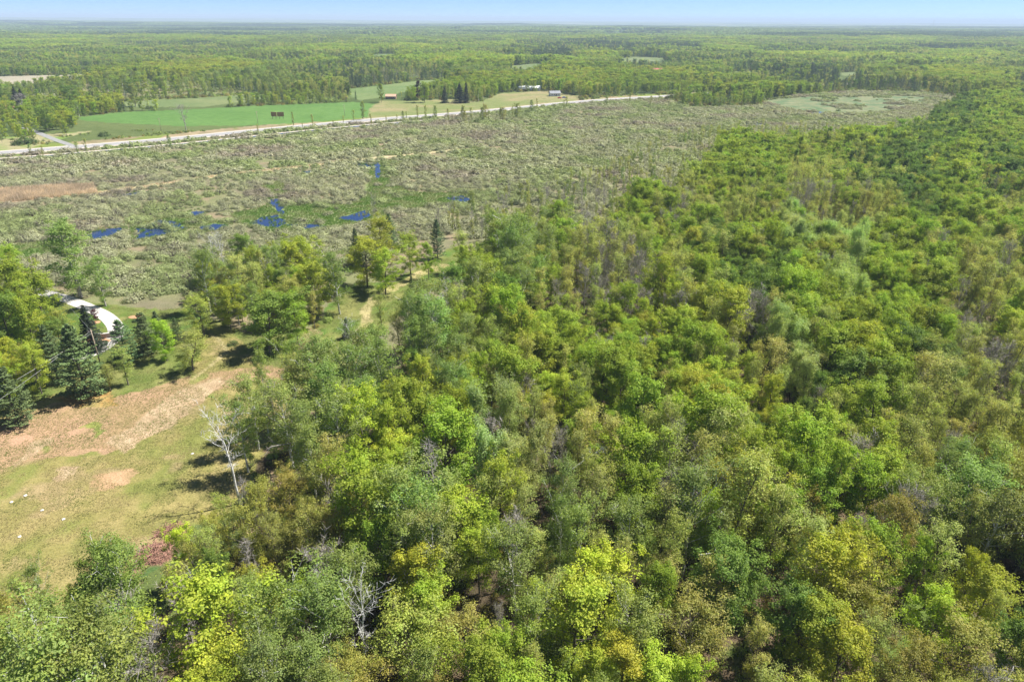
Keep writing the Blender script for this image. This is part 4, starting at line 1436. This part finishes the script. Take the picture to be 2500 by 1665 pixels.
# ------------------------------------------------------------------ swamp shrubs
shr = [gen_shrub(s, 620, 0.135, 9, 0.72) for s in range(4)] + [gen_shrub(s + 9, 220, 0.14, 30, 0.8, 1.3) for s in range(2)]
shr_lo = [gen_shrub(s + 30, 150, 0.3, 3, 0.72) for s in range(3)]
A = lattice(165, 900, 3.35, 0.92)
x, y = A[:, 0], A[:, 1]
hyq = np.interp(x, hwx, hwy)
m = (y < hyq - 14) & ~pip(x, y, WOODS)
lw = wpoly([(-500, 800), (-100, 690), (60, 665), (180, 705), (330, 735), (480, 725), (600, 700), (760, 680), (880, 640), (1000, 600), (1100, 570), (1160, 600), (1180, 700), (900, 1000), (0, 1200)])
m &= ~pip(x, y, lw)
m &= ~(pip(x, y, MARSH) & (fbm(x, y, 24, 515) < 0.57)) & ~pip(x, y, REED) & ~pip(x, y, BELT)
m &= seg_dist(x, y, REEDLINE) > 3.4
m &= seg_dist(x, y, DITCH) > 6
for q in WPOLYS:
    qa = np.array([[p_[0], p_[1]] for p_ in q]); qc = qa.mean(0)
    grow = 1 + 3.0 / max(3.0, np.hypot(*(qa - qc).T).mean())
    m &= ~(pip(x, y, (qa - qc) * grow + qc) & (rng.random(len(x)) < 0.82))
for q in GREENBOG:
    m &= ~(pip(x, y, q) & (fbm(x, y, 9, 500) < 0.60))
m &= fbm(x, y, 11, 510) > 0.34
x, y = x[m], y[m]
n1 = fbm(x, y, 26, 520)
n2 = fbm(x, y, 9, 530)
base = np.array((0.36, 0.37, 0.225))
green = np.array((0.29, 0.34, 0.145))
brown = np.array((0.32, 0.285, 0.215))
ti = np.tile(base, (len(x), 1))
t = np.clip((n1 - 0.5) * 8, 0, 1)[:, None]; ti = ti * (1 - t) + green * t
up = np.clip((y - np.interp(x, hwx, hwy) + 130) / 120, 0, 1) * 0.14
t = np.clip((0.37 + up - n1) * 8, 0, 1)[:, None]; ti = ti * (1 - t) + brown * t
ti *= rng.uniform(0.8, 1.2, (len(x), 1)) * (0.82 + 0.36 * n2[:, None])
s = rng.uniform(1.2, 2.8, len(x)) * (0.5 + 1.0 * n2) * (1 + 0.35 * np.clip((300 - y) / 120, 0, 1))
pr = rng.integers(0, 4, len(x))
pr[rng.random(len(x)) < 0.16] = 4
pr[rng.random(len(x)) < 0.06] = 5
far_ = y > 380
sc = np.column_stack([s * 1.12, s * 1.12, s * rng.uniform(0.85, 1.25, len(x))])
ro = rng.uniform(0, 6.28, len(x))
z0 = np.zeros(len(x))
q = ~far_
scatter("swamp_shrubs", np.column_stack([x, y, z0])[q], pr[q], sc[q], ro[q], ti[q], shr, "grey-green rounded willow scrub covering the swamp")
q = far_
scatter("distant_swamp_shrubs", np.column_stack([x, y, z0])[q], rng.integers(0, 3, q.sum()), sc[q] * 1.05, ro[q], ti[q], shr_lo, "grey-green scrub of the swamp towards the highway")

# low growth: wood floor, hedge brush, verge brush
A = lattice(30, 330, 2.7, 0.95)
x, y = A[:, 0], A[:, 1]
m = (pip(x, y, WOODS) & (fbm(x, y, 9, 600) > 0.42)) | (pip(x, y, GROVE) & (rng.random(len(x)) < 0.6)) | (pip(x, y, LEFTW) & (rng.random(len(x)) < 0.5) & (seg_dist(x, y, DRIVE) > 5))
edge = (seg_dist(x, y, [p[:2] for p in WOODS[1:20]]) < 4) & (y > 60) & ~pip(x, y, FIELD)
m |= edge & (rng.random(len(x)) < 0.6)
for (gx_, gy_), r_ in zip(GAPS[:2], GAPR[:2]):
    m &= np.hypot(x - gx_, y - gy_) > r_ * 0.7
x1, y1 = x[m], y[m]
B = lattice(440, 1050, 4.0, 0.9)
bx, by = B[:, 0], B[:, 1]
dhw = seg_dist(bx, by, HIGHWAY)
mb = (by > np.interp(bx, hwx, hwy)) & clear_of(bx, by) & (((dhw < 60) & (dhw > 22) & (fbm(bx, by, 22, 610) > 0.5)) | (pip(bx, by, BRUSHZONE) & (fbm(bx, by, 16, 611) > 0.52)))
H_ = lattice(440, 1700, 5.5, 0.9)
hx_, hy_ = H_[:, 0], H_[:, 1]
mh = np.zeros(len(hx_), bool)
for q in [HAY, HAY2, HAY3, YARD, TANFIELD] + MEAD:
    ql = [p_[:2] for p_ in q] + [q[0][:2]]
    mh |= (seg_dist(hx_, hy_, ql) < 22) & ~pip(hx_, hy_, q)
mh &= clear_of(hx_, hy_) & (hy_ > np.interp(hx_, hwx, hwy) + 16) & (rng.random(len(hx_)) < 0.8)
mh |= pip(hx_, hy_, BELT) & (seg_dist(hx_, hy_, HIGHWAY) > 14)
big_ = np.concatenate([np.zeros(len(x1) + int(mb.sum())), np.ones(int(mh.sum()))])
x1, y1 = np.concatenate([x1, bx[mb], hx_[mh]]), np.concatenate([y1, by[mb], hy_[mh]])
ti = np.array((0.25, 0.32, 0.08)) * rng.uniform(0.7, 1.3, (len(x1), 1)) * np.where(rng.random((len(x1), 1)) < 0.3, np.array((1.25, 0.85, 0.9)), 1)
s = rng.uniform(0.7, 1.7, len(x1)) * (1 + 1.3 * big_)
scatter("undergrowth", np.column_stack([x1, y1, terrain(x1, y1)]), rng.integers(0, 6, len(x1)), np.column_stack([s, s, s * 1.3]), rng.uniform(0, 6.28, len(x1)), ti, shr,
        "low leafy undergrowth of the wood floor and verges")

# marsh grass and reeds
tuf = [gen_tuft(s, 46, 0.8, 0.05, 0.6) for s in range(3)]
tall = [gen_tuft(s + 9, 40, 1.0, 0.03, 0.5) for s in range(3)]
A = lattice(200, 470, 1.25, 0.7)
x, y = A[:, 0], A[:, 1]
m = np.zeros(len(x), bool)
for q in GREENBOG:
    m |= pip(x, y, q)
for q in WPOLYS:
    qa = np.array([[p_[0], p_[1]] for p_ in q]); qc = qa.mean(0)
    m |= pip(x, y, (qa - qc) * 1.3 + qc)
for q in WPOLYS:
    m &= ~(pip(x, y, q) & ((fbm(x, y, 3.5, 640) < 0.6) | (rng.random(len(x)) < 0.3)))
x, y = x[m], y[m]
t = np.clip((fbm(x, y, 5, 620) - 0.4) * 5, 0, 1)[:, None]
ti = np.array((0.19, 0.30, 0.07)) * (1 - t) + np.array((0.34, 0.37, 0.18)) * t
scatter("marsh_grass", np.column_stack([x, y, np.zeros(len(x))]), rng.integers(0, 3, len(x)), rng.uniform(0.6, 1.2, (len(x), 1)) * np.ones(3), rng.uniform(0, 6.28, len(x)), ti, tuf,
        "bright green sedge growing round the swamp pools")
A = lattice(250, 420, 1.0, 0.9)
x, y = A[:, 0], A[:, 1]
m = pip(x, y, REED) | (seg_dist(x, y, REEDLINE) < 1.8) & (rng.random(len(x)) < 0.5)
x, y = x[m], y[m]
hh = np.where(pip(x, y, REED), 2.1, 0.8)
scatter("reeds", np.column_stack([x, y, np.zeros(len(x))]), rng.integers(0, 3, len(x)), np.column_stack([np.full(len(x), 1.1), np.full(len(x), 1.1), hh * rng.uniform(0.8, 1.15, len(x))]),
        rng.uniform(0, 6.28, len(x)), np.array((0.66, 0.53, 0.41)) * rng.uniform(0.8, 1.15, (len(x), 1)) * (0.6 + 0.8 * fbm(x, y, 7, 650))[:, None], tall, "dry pinkish tan reeds in and along the swamp")
# field and lawn grass
A = lattice(68, 240, 0.62, 0.86)
x, y = A[:, 0], A[:, 1]
m = (pip(x, y, FIELD) | pip(x, y, LAWN)) & ~pip(x, y, WOODS) & (seg_dist(x, y, DRIVE) > 2.8) & (fbm(x, y, 4, 630) > 0.40)
x, y = x[m], y[m]
A4 = np.clip((fbm(x, y, 5, 640) - 0.38) * 4, 0, 1)[:, None]
ti = (np.array((0.17, 0.19, 0.055)) * (1 - A4) + np.array((0.32, 0.27, 0.125)) * A4) * rng.uniform(0.8, 1.25, (len(x), 1))
lawnm = pip(x, y, LAWN) & ~pip(x, y, FIELD)
ti[lawnm] *= np.array((0.72, 0.85, 0.7))


def gen_mat(seed):
    g = np.random.default_rng(seed)
    n = 16
    P = np.column_stack([g.normal(0, 0.28, n), g.normal(0, 0.28, n), g.uniform(0.02, 0.1, n)])
    LV, LF = leaf_quads(P, nrm(np.array([0, 0, 1]) + g.normal(0, 0.35, P.shape)), 0.17, 0.5, g)
    return mk_mesh("grass_mat", LV, [LF], (M_SHRUB,), attrs={"var": ('POINT', np.repeat(g.uniform(0.8, 1.2, (n, 1)) * np.ones(3), 4, 0))})


gtf = [gen_mat(s) for s in range(4)]
scatter("grass", np.column_stack([x, y, np.zeros(len(x))]), rng.integers(0, 3, len(x)), rng.uniform(0.6, 1.3, (len(x), 1)) * np.ones(3), rng.uniform(0, 6.28, len(x)), ti, gtf,
        "short patchy grass of the field and clearing")

# ------------------------------------------------------------------ highway saplings: individuals
sap = []
for px, py in ((76, 366), (107, 376), (191, 370), (208, 368), (420, 356), (300, 372), (617, 316), (640, 322), (732, 306), (770, 300), (837, 296), (852, 286), (800, 300), (905, 300), (935, 290), (960, 294), (975, 286),
               (1000, 286), (1015, 290), (1040, 284), (1070, 282), (1095, 290), (1120, 284), (1135, 292), (1150, 286), (1165, 290), (1180, 284), (1200, 288), (1215, 280), (1235, 284), (1250, 276), (1265, 280),
               (1290, 268), (1325, 262), (1390, 262), (1395, 255), (1480, 252), (1540, 245), (1575, 250), (1610, 245)):
    sap.append((px, py))
SM = [(103, 329, "the side road"), (450, 294, "the lone bare tree"), (678, 284, "the billboard"), (905, 290, "the hayfield corner"), (1110, 235, "the farmhouse spruces"), (1280, 222, "the arched shed"),
      (1366, 240, "the parked cars"), (1604, 184, "the red-roofed barn"), (0, 372, "the left edge")]
slab = []
for (px, py) in sap:
    best = None
    for mx_, my_, nm_ in SM:
        sd_ = px > mx_
        rk = sum(1 for q in sap if (q[0] > mx_) == sd_ and abs(q[0] - mx_) < abs(px - mx_))
        if rk < 10 and abs(px - mx_) < 260 and (best is None or rk < best[0]):
            best = (rk, "thin young highway tree, %s to %s on its %s side" % (ORD[rk], nm_, "right" if sd_ else "left"))
    slab.append(best[1] if best else "thin young highway tree standing apart at the swamp side")
for i, (px, py) in enumerate(sap):
    kd = 'S' if i % 4 else 'W'
    if px > 1080 and px < 1270:
        kd = ('S', 'W', 'O')[i % 3]
    h = rng.uniform(7, 12) if px > 1000 else rng.uniform(3.5, 9)
    px += rng.uniform(-14, 14)
    py += rng.uniform(-2, 3)
    p = G(px, py + 8, 0)
    records.append([kd, p[0], p[1], h, rng.uniform(0.7, 1.25), shade(KIND[kd][1], 0.9), "", px, py])
    r = records[-1] + [""]
    t = place_tree(r, i, "young trees along the highway")
    t["label"] = slab[i]
    t.name = "roadside_tree"

# ------------------------------------------------------------------ buildings and other things
M_WALLW = simple_mat("white_siding", (0.72, 0.72, 0.70), 0.7, 1.0, 0.06)
M_WALLB = simple_mat("brown_siding", (0.25, 0.17, 0.12), 0.8, 1.0, 0.15)
M_ROOFR = simple_mat("red_roof", (0.42, 0.07, 0.07), 0.6, 0.8, 0.15)
M_ROOFP = simple_mat("pink_red_roof", (0.5, 0.16, 0.2), 0.6, 0.8, 0.12)
M_ROOFG = simple_mat("grey_roof", (0.25, 0.26, 0.28), 0.8, 0.8, 0.15)
M_METW = simple_mat("white_metal_roof", (0.78, 0.8, 0.82), 0.45, 0.8, 0.05)
M_GLASS = simple_mat("window_glass", (0.04, 0.05, 0.06), 0.1, 1.0, 0.1)
M_DOOR = simple_mat("door_paint", (0.12, 0.11, 0.10), 0.6, 1.0, 0.1)
M_WOOD = simple_mat("pole_wood", (0.36, 0.29, 0.22), 0.9, 2.5, 0.25)
M_RUST = simple_mat("billboard_boards", (0.42, 0.2, 0.1), 0.85, 0.5, 0.2)
M_STONE = simple_mat("wall_stone", (0.34, 0.30, 0.27), 0.9, 2.2, 0.45, bump=0.5)
M_CAP = simple_mat("wall_cap", (0.55, 0.53, 0.5), 0.85, 2.0, 0.12)
M_IRON = simple_mat("black_iron", (0.02, 0.02, 0.02), 0.4, 2.0, 0.2)
M_MULCH = simple_mat("mulch", (0.46, 0.25, 0.14), 0.95, 3.0, 0.3, bump=0.4)
M_STEEL = simple_mat("galvanised_steel", (0.35, 0.36, 0.38), 0.5, 1.0, 0.1, 0.4)
M_WIRE = simple_mat("wire", (0.3, 0.3, 0.3), 0.5, 1.0, 0.1, 0.3)
M_ROCK = simple_mat("field_stone", (0.55, 0.52, 0.47), 0.9, 3.0, 0.15, bump=0.3)
M_TYRE = simple_mat("tyre_rubber", (0.02, 0.02, 0.02), 0.9)


def house(px, py, L, W, H, rz, wall, roof, name, label, cat="house", rh=None, wins=4, ref=None):
    p = G(px, py)
    t = empty(name, (p[0], p[1], 0), rz)
    rh = rh or W * 0.28
    MB().box((0, 0, H / 2), (L, W, H)).prism([(-W / 2, H), (W / 2, H), (0, H + rh)], -L / 2, L / 2).build("wall", wall, t)
    o = 0.45
    m = MB()
    for sgn in (-1, 1):
        y0, z0_ = sgn * (W / 2 + o), H - rh * o / (W / 2) + 0.05
        m.prism([(y0, z0_), (0, H + rh + 0.05), (0, H + rh + 0.25), (y0, z0_ + 0.2)] if sgn > 0 else [(y0, z0_), (y0, z0_ + 0.2), (0, H + rh + 0.25), (0, H + rh + 0.05)], -L / 2 - o, L / 2 + o)
    m.build("roof", roof, t)
    for i in range(wins):
        wx_ = -L / 2 + L * (i + 0.75) / (wins + 0.5)
        for sgn in (-1, 1):
            w = MB().box((wx_, sgn * (W / 2 + 0.03), H * 0.55), (1.3, 0.1, 1.2)).build("window", M_CAP, t)
            MB().box((wx_, sgn * (W / 2 + 0.10), H * 0.55), (1.05, 0.05, 0.95)).build("pane", M_GLASS, w)
    MB().box((L * 0.05, -(W / 2 + 0.04), 1.05), (1.0, 0.1, 2.1)).build("door", M_DOOR, t)
    tag(t, label, cat)
    return t


house(18, 279, 15, 9, 4.2, 0.15, M_WALLW, M_ROOFP, "farmhouse", "pink-roofed white house beside the dark spruce pair")
house(1302, 222, 16, 8, 3.2, 0.1, M_WALLW, M_METW, "farmhouse", "white bungalow right of the arched white shed")
house(1354, 235, 12, 8, 3.2, 0.2, M_WALLW, M_ROOFG, "farmhouse", "small grey-roofed house next to parked cars by the highway")
house(1426, 158, 34, 13, 5, 0.2, M_WALLW, M_METW, "barn", "long white metal-roofed barn in the far meadow", "barn", wins=6)
house(1398, 163, 18, 9, 3.6, 0.2, M_WALLW, M_METW, "barn", "shorter white-roofed shed left of the long white barn", "barn", wins=3)
house(1604, 184, 15, 11, 5.5, 0.1, M_WALLB, M_ROOFR, "barn", "red-roofed barn half hidden by trees beyond the highway", "barn", rh=4.5, wins=3)
house(955, 242, 11, 7, 2.8, 0.0, M_WALLB, simple_mat("tan_roof", (0.5, 0.33, 0.22), 0.8, 1.0, 0.2), "farmhouse", "low tan-roofed building on bare ground left of the purple tree")
# arched shed
p = G(1280, 222)
t = empty("arched_shed", (p[0], p[1], 0), 0.5)
prof = [(-5 * math.cos(a), 5.5 * math.sin(a)) for a in np.linspace(0, math.pi, 13)]
MB().prism(prof, -8, 8).build("shell", M_METW, t, True)
MB().box((-8.05, 0, 1.8), (0.15, 4.0, 3.6)).build("door", M_CAP, t)
tag(t, "white arched metal shed left of the white bungalow", "shed")


def car(px, py, rz, col, label):
    p = G(px, py)
    t = empty("parked_car", (p[0], p[1], 0.0), rz)
    cm = simple_mat("car_paint", col, 0.3, 1.0, 0.05)
    b_ = MB()
    b_.prism([(-0.88, 0.35), (0.88, 0.35), (0.9, 0.8), (0.8, 0.95), (-0.8, 0.95), (-0.9, 0.8)], -2.2, 2.2).build("body", cm, t)
    MB().box((-0.2, 0, 1.2), (2.5, 1.5, 0.5), 0, 0.78).build("cabin", M_GLASS, t)
    MB().box((-0.25, 0, 1.47), (1.7, 1.12, 0.06)).build("roof", cm, t)
    for sx in (-1.4, 1.4):
        for sy in (-0.82, 0.82):
            MB().tube([(sx, sy - 0.1, 0.33), (sx, sy + 0.1, 0.33)], 0.33, 10).build("wheel", M_TYRE, t)
    for sy in (-0.6, 0.6):
        MB().box((2.21, sy, 0.72), (0.05, 0.3, 0.14)).build("headlight", M_CAP, t)
    tag(t, label, "car")


car(1366, 241, 0.3, (0.5, 0.03, 0.03), "red car parked beside the grey-roofed house")
car(1377, 240, 0.2, (0.03, 0.08, 0.45), "blue car parked at the end of the house drive")
car(1829, 221, 0.55, (0.7, 0.7, 0.72), "white car driving on the far stretch of highway")

# V-shaped billboard seen from behind
p = G(678, 291)
t = empty("billboard", (p[0], p[1], 0), 0.0)
for sgn in (-1, 1):
    m = MB().box((sgn * 2.9, 0.0, 3.9), (5.6, 0.25, 3.6), sgn * 0.32)
    m.build("panel", M_RUST, t)
for xx in (-4.6, -1.6, 1.6, 4.6):
    MB().box((xx, 0.9, 2.0), (0.28, 0.28, 4.6)).build("post", M_DARKB, t)
MB().box((0, 0.7, 2.0), (9.6, 0.3, 0.3)).build("catwalk", M_STEEL, t)
tag(t, "rust-brown two-panel billboard on posts at the hayfield edge", "billboard")


def pole(px, py, h, label, arm=True, rz=0.5):
    p = G(px, py)
    t = empty("utility_pole", (p[0], p[1], 0), rz)
    MB().tube([(0, 0, 0), (0, 0, h * 0.5), (0, 0, h)], [0.17, 0.14, 0.11], 8).build("pole", M_WOOD, t, True)
    MB().box((0, 0.14, h - 0.5), (1.9 if arm else 0.5, 0.12, 0.14)).build("crossarm", M_WOOD, t)
    for xx in ((-0.85, 0, 0.85) if arm else (0,)):
        MB().tube([(xx, 0.14, h - 0.43), (xx, 0.14, h - 0.2)], [0.06, 0.04], 6).build("insulator", M_CAP, t)
    tag(t, label, "utility pole")
    return p


pA = pole(98, 706, 11, "wooden pole standing by the far end of the driveway", False)
pB = pole(246, 892, 10, "wooden pole between the largest pine and the driveway", False)
for i, (px, py) in enumerate(((394, 322), (630, 303), (842, 285), (1180, 262))):
    pole(px, py, 10, "thin wooden pole beside the highway, %s" % ("below the lone bare tree", "below the billboard", "at the hayfield's right corner", "in front of the farmhouse lawn")[i])


def wire(a, b_, sag, label, name="power_line"):
    P = [np.array(a) + (np.array(b_) - np.array(a)) * t_ - np.array([0, 0, sag * 4 * t_ * (1 - t_)]) for t_ in np.linspace(0, 1, 15)]
    tag(MB().tube(P, 0.03, 4).build(name, M_WIRE), label, "power line")


wire((pA[0], pA[1], 10.7), (pB[0], pB[1], 9.7), 1.0, "sagging wire between the two driveway poles")
e = G(-260, 1150, 9)
wire((pB[0], pB[1], 9.7), (e[0], e[1], 9.4), 1.0, "wire running down-left from the pine's pole over the field corner")
e = G(-300, 1110, 8)
wire((pB[0], pB[1], 9.0), (e[0], e[1], 8.3), 1.0, "lower, farther wire running left from the pine's pole")

# stone entrance wall at the bend
p = G(247, 826)
t = empty("stone_wall", (p[0], p[1], 0), 0.12)
arc = [(4.2 * math.sin(a), 2.4 * (1 - math.cos(a)), 0) for a in np.linspace(-0.75, 0.75, 9)]
m1, m2 = MB(), MB()
for i in range(8):
    a0, a1 = arc[i], arc[i + 1]
    c_ = ((a0[0] + a1[0]) / 2, (a0[1] + a1[1]) / 2)
    an = math.atan2(a1[1] - a0[1], a1[0] - a0[0])
    ln = math.hypot(a1[0] - a0[0], a1[1] - a0[1])
    m1.box((c_[0], c_[1], 0.65), (ln * 0.985, 0.4, 1.3), an)
    m2.box((c_[0], c_[1], 1.36), (ln * 0.985, 0.56, 0.12), an)
m1.build("stonework", M_STONE, t)
m2.build("coping", M_CAP, t)
for sx in (-3.15, 3.15):
    q = MB().box((sx, 0.68, 0.95), (0.8, 0.8, 1.9)).build("pillar", M_STONE, t)
    MB().box((sx, 0.68, 1.97), (0.95, 0.95, 0.14)).box((sx, 0.68, 2.18), (0.3, 0.3, 0.28), 0, 0.4).build("cap", M_CAP, q)
MB().box((4.4, 0.4, 0.9), (1.5, 0.05, 1.1), 1.0).build("gate_panel", M_IRON, t)
tag(t, "curved stone entrance wall with pillars inside the driveway bend", "wall")


def heap(px, py, rx, ry, hz, mat, name, label, cat, n=60, seed=1):
    g = np.random.default_rng(seed)
    p = G(px, py)
    V, F = [(0, 0, hz)], []
    rings = 5
    for r_ in range(1, rings + 1):
        for k_ in range(18):
            a = k_ * 2 * math.pi / 18
            f_ = r_ / rings
            V.append((rx * f_ * math.cos(a) * g.uniform(0.9, 1.1), ry * f_ * math.sin(a) * g.uniform(0.9, 1.1), max(0.0, hz * (1 - f_ ** 2) * g.uniform(0.8, 1.2)) if r_ < rings else -0.02))
    for k_ in range(18):
        F.append((0, 1 + k_, 1 + (k_ + 1) % 18))
        for r_ in range(rings - 1):
            o = 1 + r_ * 18
            F.append((o + k_, o + 18 + k_, o + 18 + (k_ + 1) % 18, o + (k_ + 1) % 18))
    me = bpy.data.meshes.new(name)
    me.from_pydata(V, [], F)
    me.materials.append(mat)
    o = obj(name, me)
    o.location = (p[0], p[1], 0.005)
    if label:
        tag(o, label, cat)
    return o


heap(222, 800, 1.6, 1.2, 0.1, M_MULCH, "mulch_bed", "round tan mulch ring under the small purple tree", "mulch bed", seed=2).location = (*G(232, 787)[:2], 0.005)
heap(240, 832, 4.4, 2.0, 0.12, M_MULCH, "mulch_bed", "wide tan mulch bed around the stone wall", "mulch bed", seed=3)
heap(332, 774, 2.6, 1.3, 0.12, M_MULCH, "mulch_bed", "tan mulch patch on the lawn right of the driveway", "mulch bed", seed=4)


def brush_pile(px, py, rx, ry, hz, n, mat, label, seed):
    g = np.random.default_rng(seed)
    p = G(px, py)
    m = MB()
    for i in range(n):
        a, r_ = g.uniform(0, 6.28), math.sqrt(g.random())
        x_, y_ = rx * r_ * math.cos(a), ry * r_ * math.sin(a)
        z_ = hz * (1 - r_ ** 2) * g.uniform(0.2, 1.0) + 0.05
        d = nrm(np.array([g.normal(), g.normal(), g.normal() * 0.25])) * g.uniform(0.5, 1.5)
        m.tube([(x_ - d[0], y_ - d[1], max(0.02, z_ - d[2])), (x_, y_, z_ + 0.05), (x_ + d[0], y_ + d[1], max(0.02, z_ + d[2]))], [0.06, 0.05, 0.02], 4)
    o = m.build("brush_pile", mat)
    o.location = (p[0], p[1], 0)
    tag(o, label, "brush pile", kind=None)


brush_pile(733, 846, 2.6, 1.7, 1.3, 240, M_BRUSH, "reddish heap of cut branches on the clearing grass", 5)
brush_pile(385, 1350, 3.2, 2.4, 0.9, 260, M_BRUSH, "reddish brown brush heaped along the lower field edge", 6)
brush_pile(420, 1300, 2.6, 2.2, 0.9, 160, M_BRUSH, "brown brush further up the field edge beyond the larger heap", 8)
brush_pile(2040, 1030, 3.4, 2.6, 3.0, 200, M_GREYB, "tangle of grey fallen limbs in the dark gap of the wood", 7)


def shrub_thing(px, py, s, tint, label, sd=0):
    p = G(px, py)
    t = empty("shrub", (p[0], p[1], 0), sd)
    me = shr[sd % 4]
    o = obj("foliage", me, t)
    o["tint"] = [*tint, 1.0]
    t.scale = (s, s, s)
    tag(t, label, "shrub", "shrubs on the lawns")


shrub_thing(569, 842, 1.6, (0.10, 0.15, 0.045), "low green shrub alone on the grass beside the footpath", 1)
shrub_thing(331, 785, 1.2, (0.06, 0.10, 0.035), "small dark shrub below the mulch patch on the lawn", 2)
shrub_thing(340, 770, 0.8, (0.2, 0.24, 0.05), "tiny yellow-green shrub at the mulch patch", 3)
shrub_thing(255, 838, 1.1, (0.06, 0.12, 0.05), "green shrub in front of the stone wall", 4)
shrub_thing(845, 826, 2.0, (0.13, 0.14, 0.07), "brownish rounded shrub by the mown path", 5)
for i, (px, py, s_, w_) in enumerate(((60, 352, 6.0, "largest of the clipped row by the side road"), (45, 355, 4.5, "left end of the row by the side road"), (78, 350, 4.5, "right end of the row by the side road"),
                                      (255, 333, 4.5, "round one right of the side road"), (365, 266, 4, "at the hedge foot left of the hayfield top"))):
    shrub_thing(px, py, s_, (0.09, 0.14, 0.04), "rounded green shrub, " + w_, i)

# fallen trunks
def log(a, b_, r, mat, label, br=0, seed=3):
    g = np.random.default_rng(seed)
    a, b_ = np.array(a), np.array(b_)
    m = MB().tube([a, a * 0.6 + b_ * 0.4 + np.array([0, 0, 0.1]), b_], [r, r * 0.8, r * 0.3], 7)
    for i in range(br):
        q = a + (b_ - a) * g.uniform(0.35, 1)
        d = nrm((b_ - a) / np.linalg.norm(b_ - a) + nrm(g.normal(size=3)) * 0.9) * g.uniform(1, 2.6)
        e2 = q + d
        m.tube([q, q + d * 0.5 + g.normal(0, 0.1, 3), e2], [r * 0.4, r * 0.25, 0.015], 4)
        for j in range(3):
            m.tube([q + d * g.uniform(0.4, 0.9), e2 + nrm(g.normal(size=3)) * 0.7], [0.02, 0.01], 3)
    tag(m.build("fallen_tree", mat), label, "fallen tree")


log(G(1390, 1150, 10), G(1478, 1090, 14), 0.16, M_WHITE, "white dead limb lying slantwise across the crowns mid-wood", 12)
log(G(352, 1690, 2), G(303, 1520, 12.5), 0.24, M_GREYB, "leaning grey trunk left of the biggest lime crown", 10, 5)
log(G(560, 1700, 3), G(590, 1630, 9), 0.14, M_GREYB, "grey trunk slanting out at the lime crown's lower right", 6, 9)
log(G(1705, 1355, 9), G(1790, 1345, 10), 0.13, M_WHITE, "short pale fallen limb among olive crowns", 8, 11)
log(G(735, 1080, 9), G(660, 1090, 13), 0.15, M_GREYB, "broken grey limb hanging over the dark gap behind the white birch", 8, 12)

# field stones
for i, (px, py, w_) in enumerate(((62, 1210, "left of the others in the upper grass"), (103, 1246, "beside the worn patch"), (28, 1226, "nearest the left edge"), (155, 1268, "alone in the lower grass"),
                                  (470, 1108, "below the mown strip"), (48, 1310, "lowest, by the left edge"), (640, 837, "above the clearing grass"))):
    p = G(px, py)
    g = np.random.default_rng(i)
    m = MB()
    vs = [tuple(nrm(g.normal(size=3)) * 0.3) for _ in range(1)]
    me = bpy.data.meshes.new("stone")
    import bmesh
    bm = bmesh.new()
    bmesh.ops.create_icosphere(bm, subdivisions=2, radius=0.3)
    for v in bm.verts:
        v.co = v.co * g.uniform(0.8, 1.2)
        v.co.z = max(v.co.z * 0.5, -0.06)
    bm.to_mesh(me)
    bm.free()
    me.materials.append(M_ROCK)
    o = obj("stone", me)
    o.location = (p[0], p[1], 0.06)
    tag(o, "small pale stone lying in the field, " + w_, "stone", "stones in the field")

# radio masts on the horizon
for (px, d, h, lab) in ((2264, 9000, 88, "thin hazy radio mast on the horizon, left of two"), (2483, 7000, 92, "thin radio mast on the horizon at the right edge")):
    q = G(px, 120)
    k_ = d / math.hypot(q[0], q[1])
    x_, y_ = q[0] * k_, q[1] * k_
    z_ = float(terrain(x_, y_))
    t = empty("radio_mast", (x_, y_, z_))
    MB().tube([(0, 0, 0), (0, 0, h)], [1.3, 0.9], 4).build("lattice_mast", M_STEEL, t)
    for a in (0, 2.1, 4.2):
        MB().tube([(45 * math.cos(a), 45 * math.sin(a), 0), (0, 0, h * 0.8)], 0.15, 3).build("guy_wire", M_WIRE, t)
    tag(t, lab, "radio mast", "radio masts on the horizon")

# ------------------------------------------------------------------ haze
M_HAZE = bpy.data.materials.new("haze")
M_HAZE.use_nodes = True
nt = M_HAZE.node_tree
nt.nodes.remove(nt.nodes["Principled BSDF"])
pv = nt.nodes.new("ShaderNodeVolumePrincipled")
pv.inputs["Color"].default_value = (0.64, 0.8, 1.0, 1)
pv.inputs["Density"].default_value = 0.0001
nt.links.new(pv.outputs[0], nt.nodes["Material Output"].inputs["Volume"])
mn, mxz = float(ZZ.min()), float(ZZ.max())
TOPZ = max(mxz + 22, 122)
print('haze top', TOPZ, mn)
hz = MB().box((0, 14000, (mn - 1 + TOPZ) / 2), (76000, 33500, TOPZ - mn + 1)).build("haze", M_HAZE)
tag(hz, "thin blue haze over the distance", kind="stuff")
print("script bytes ok; objects", len(scene.objects))
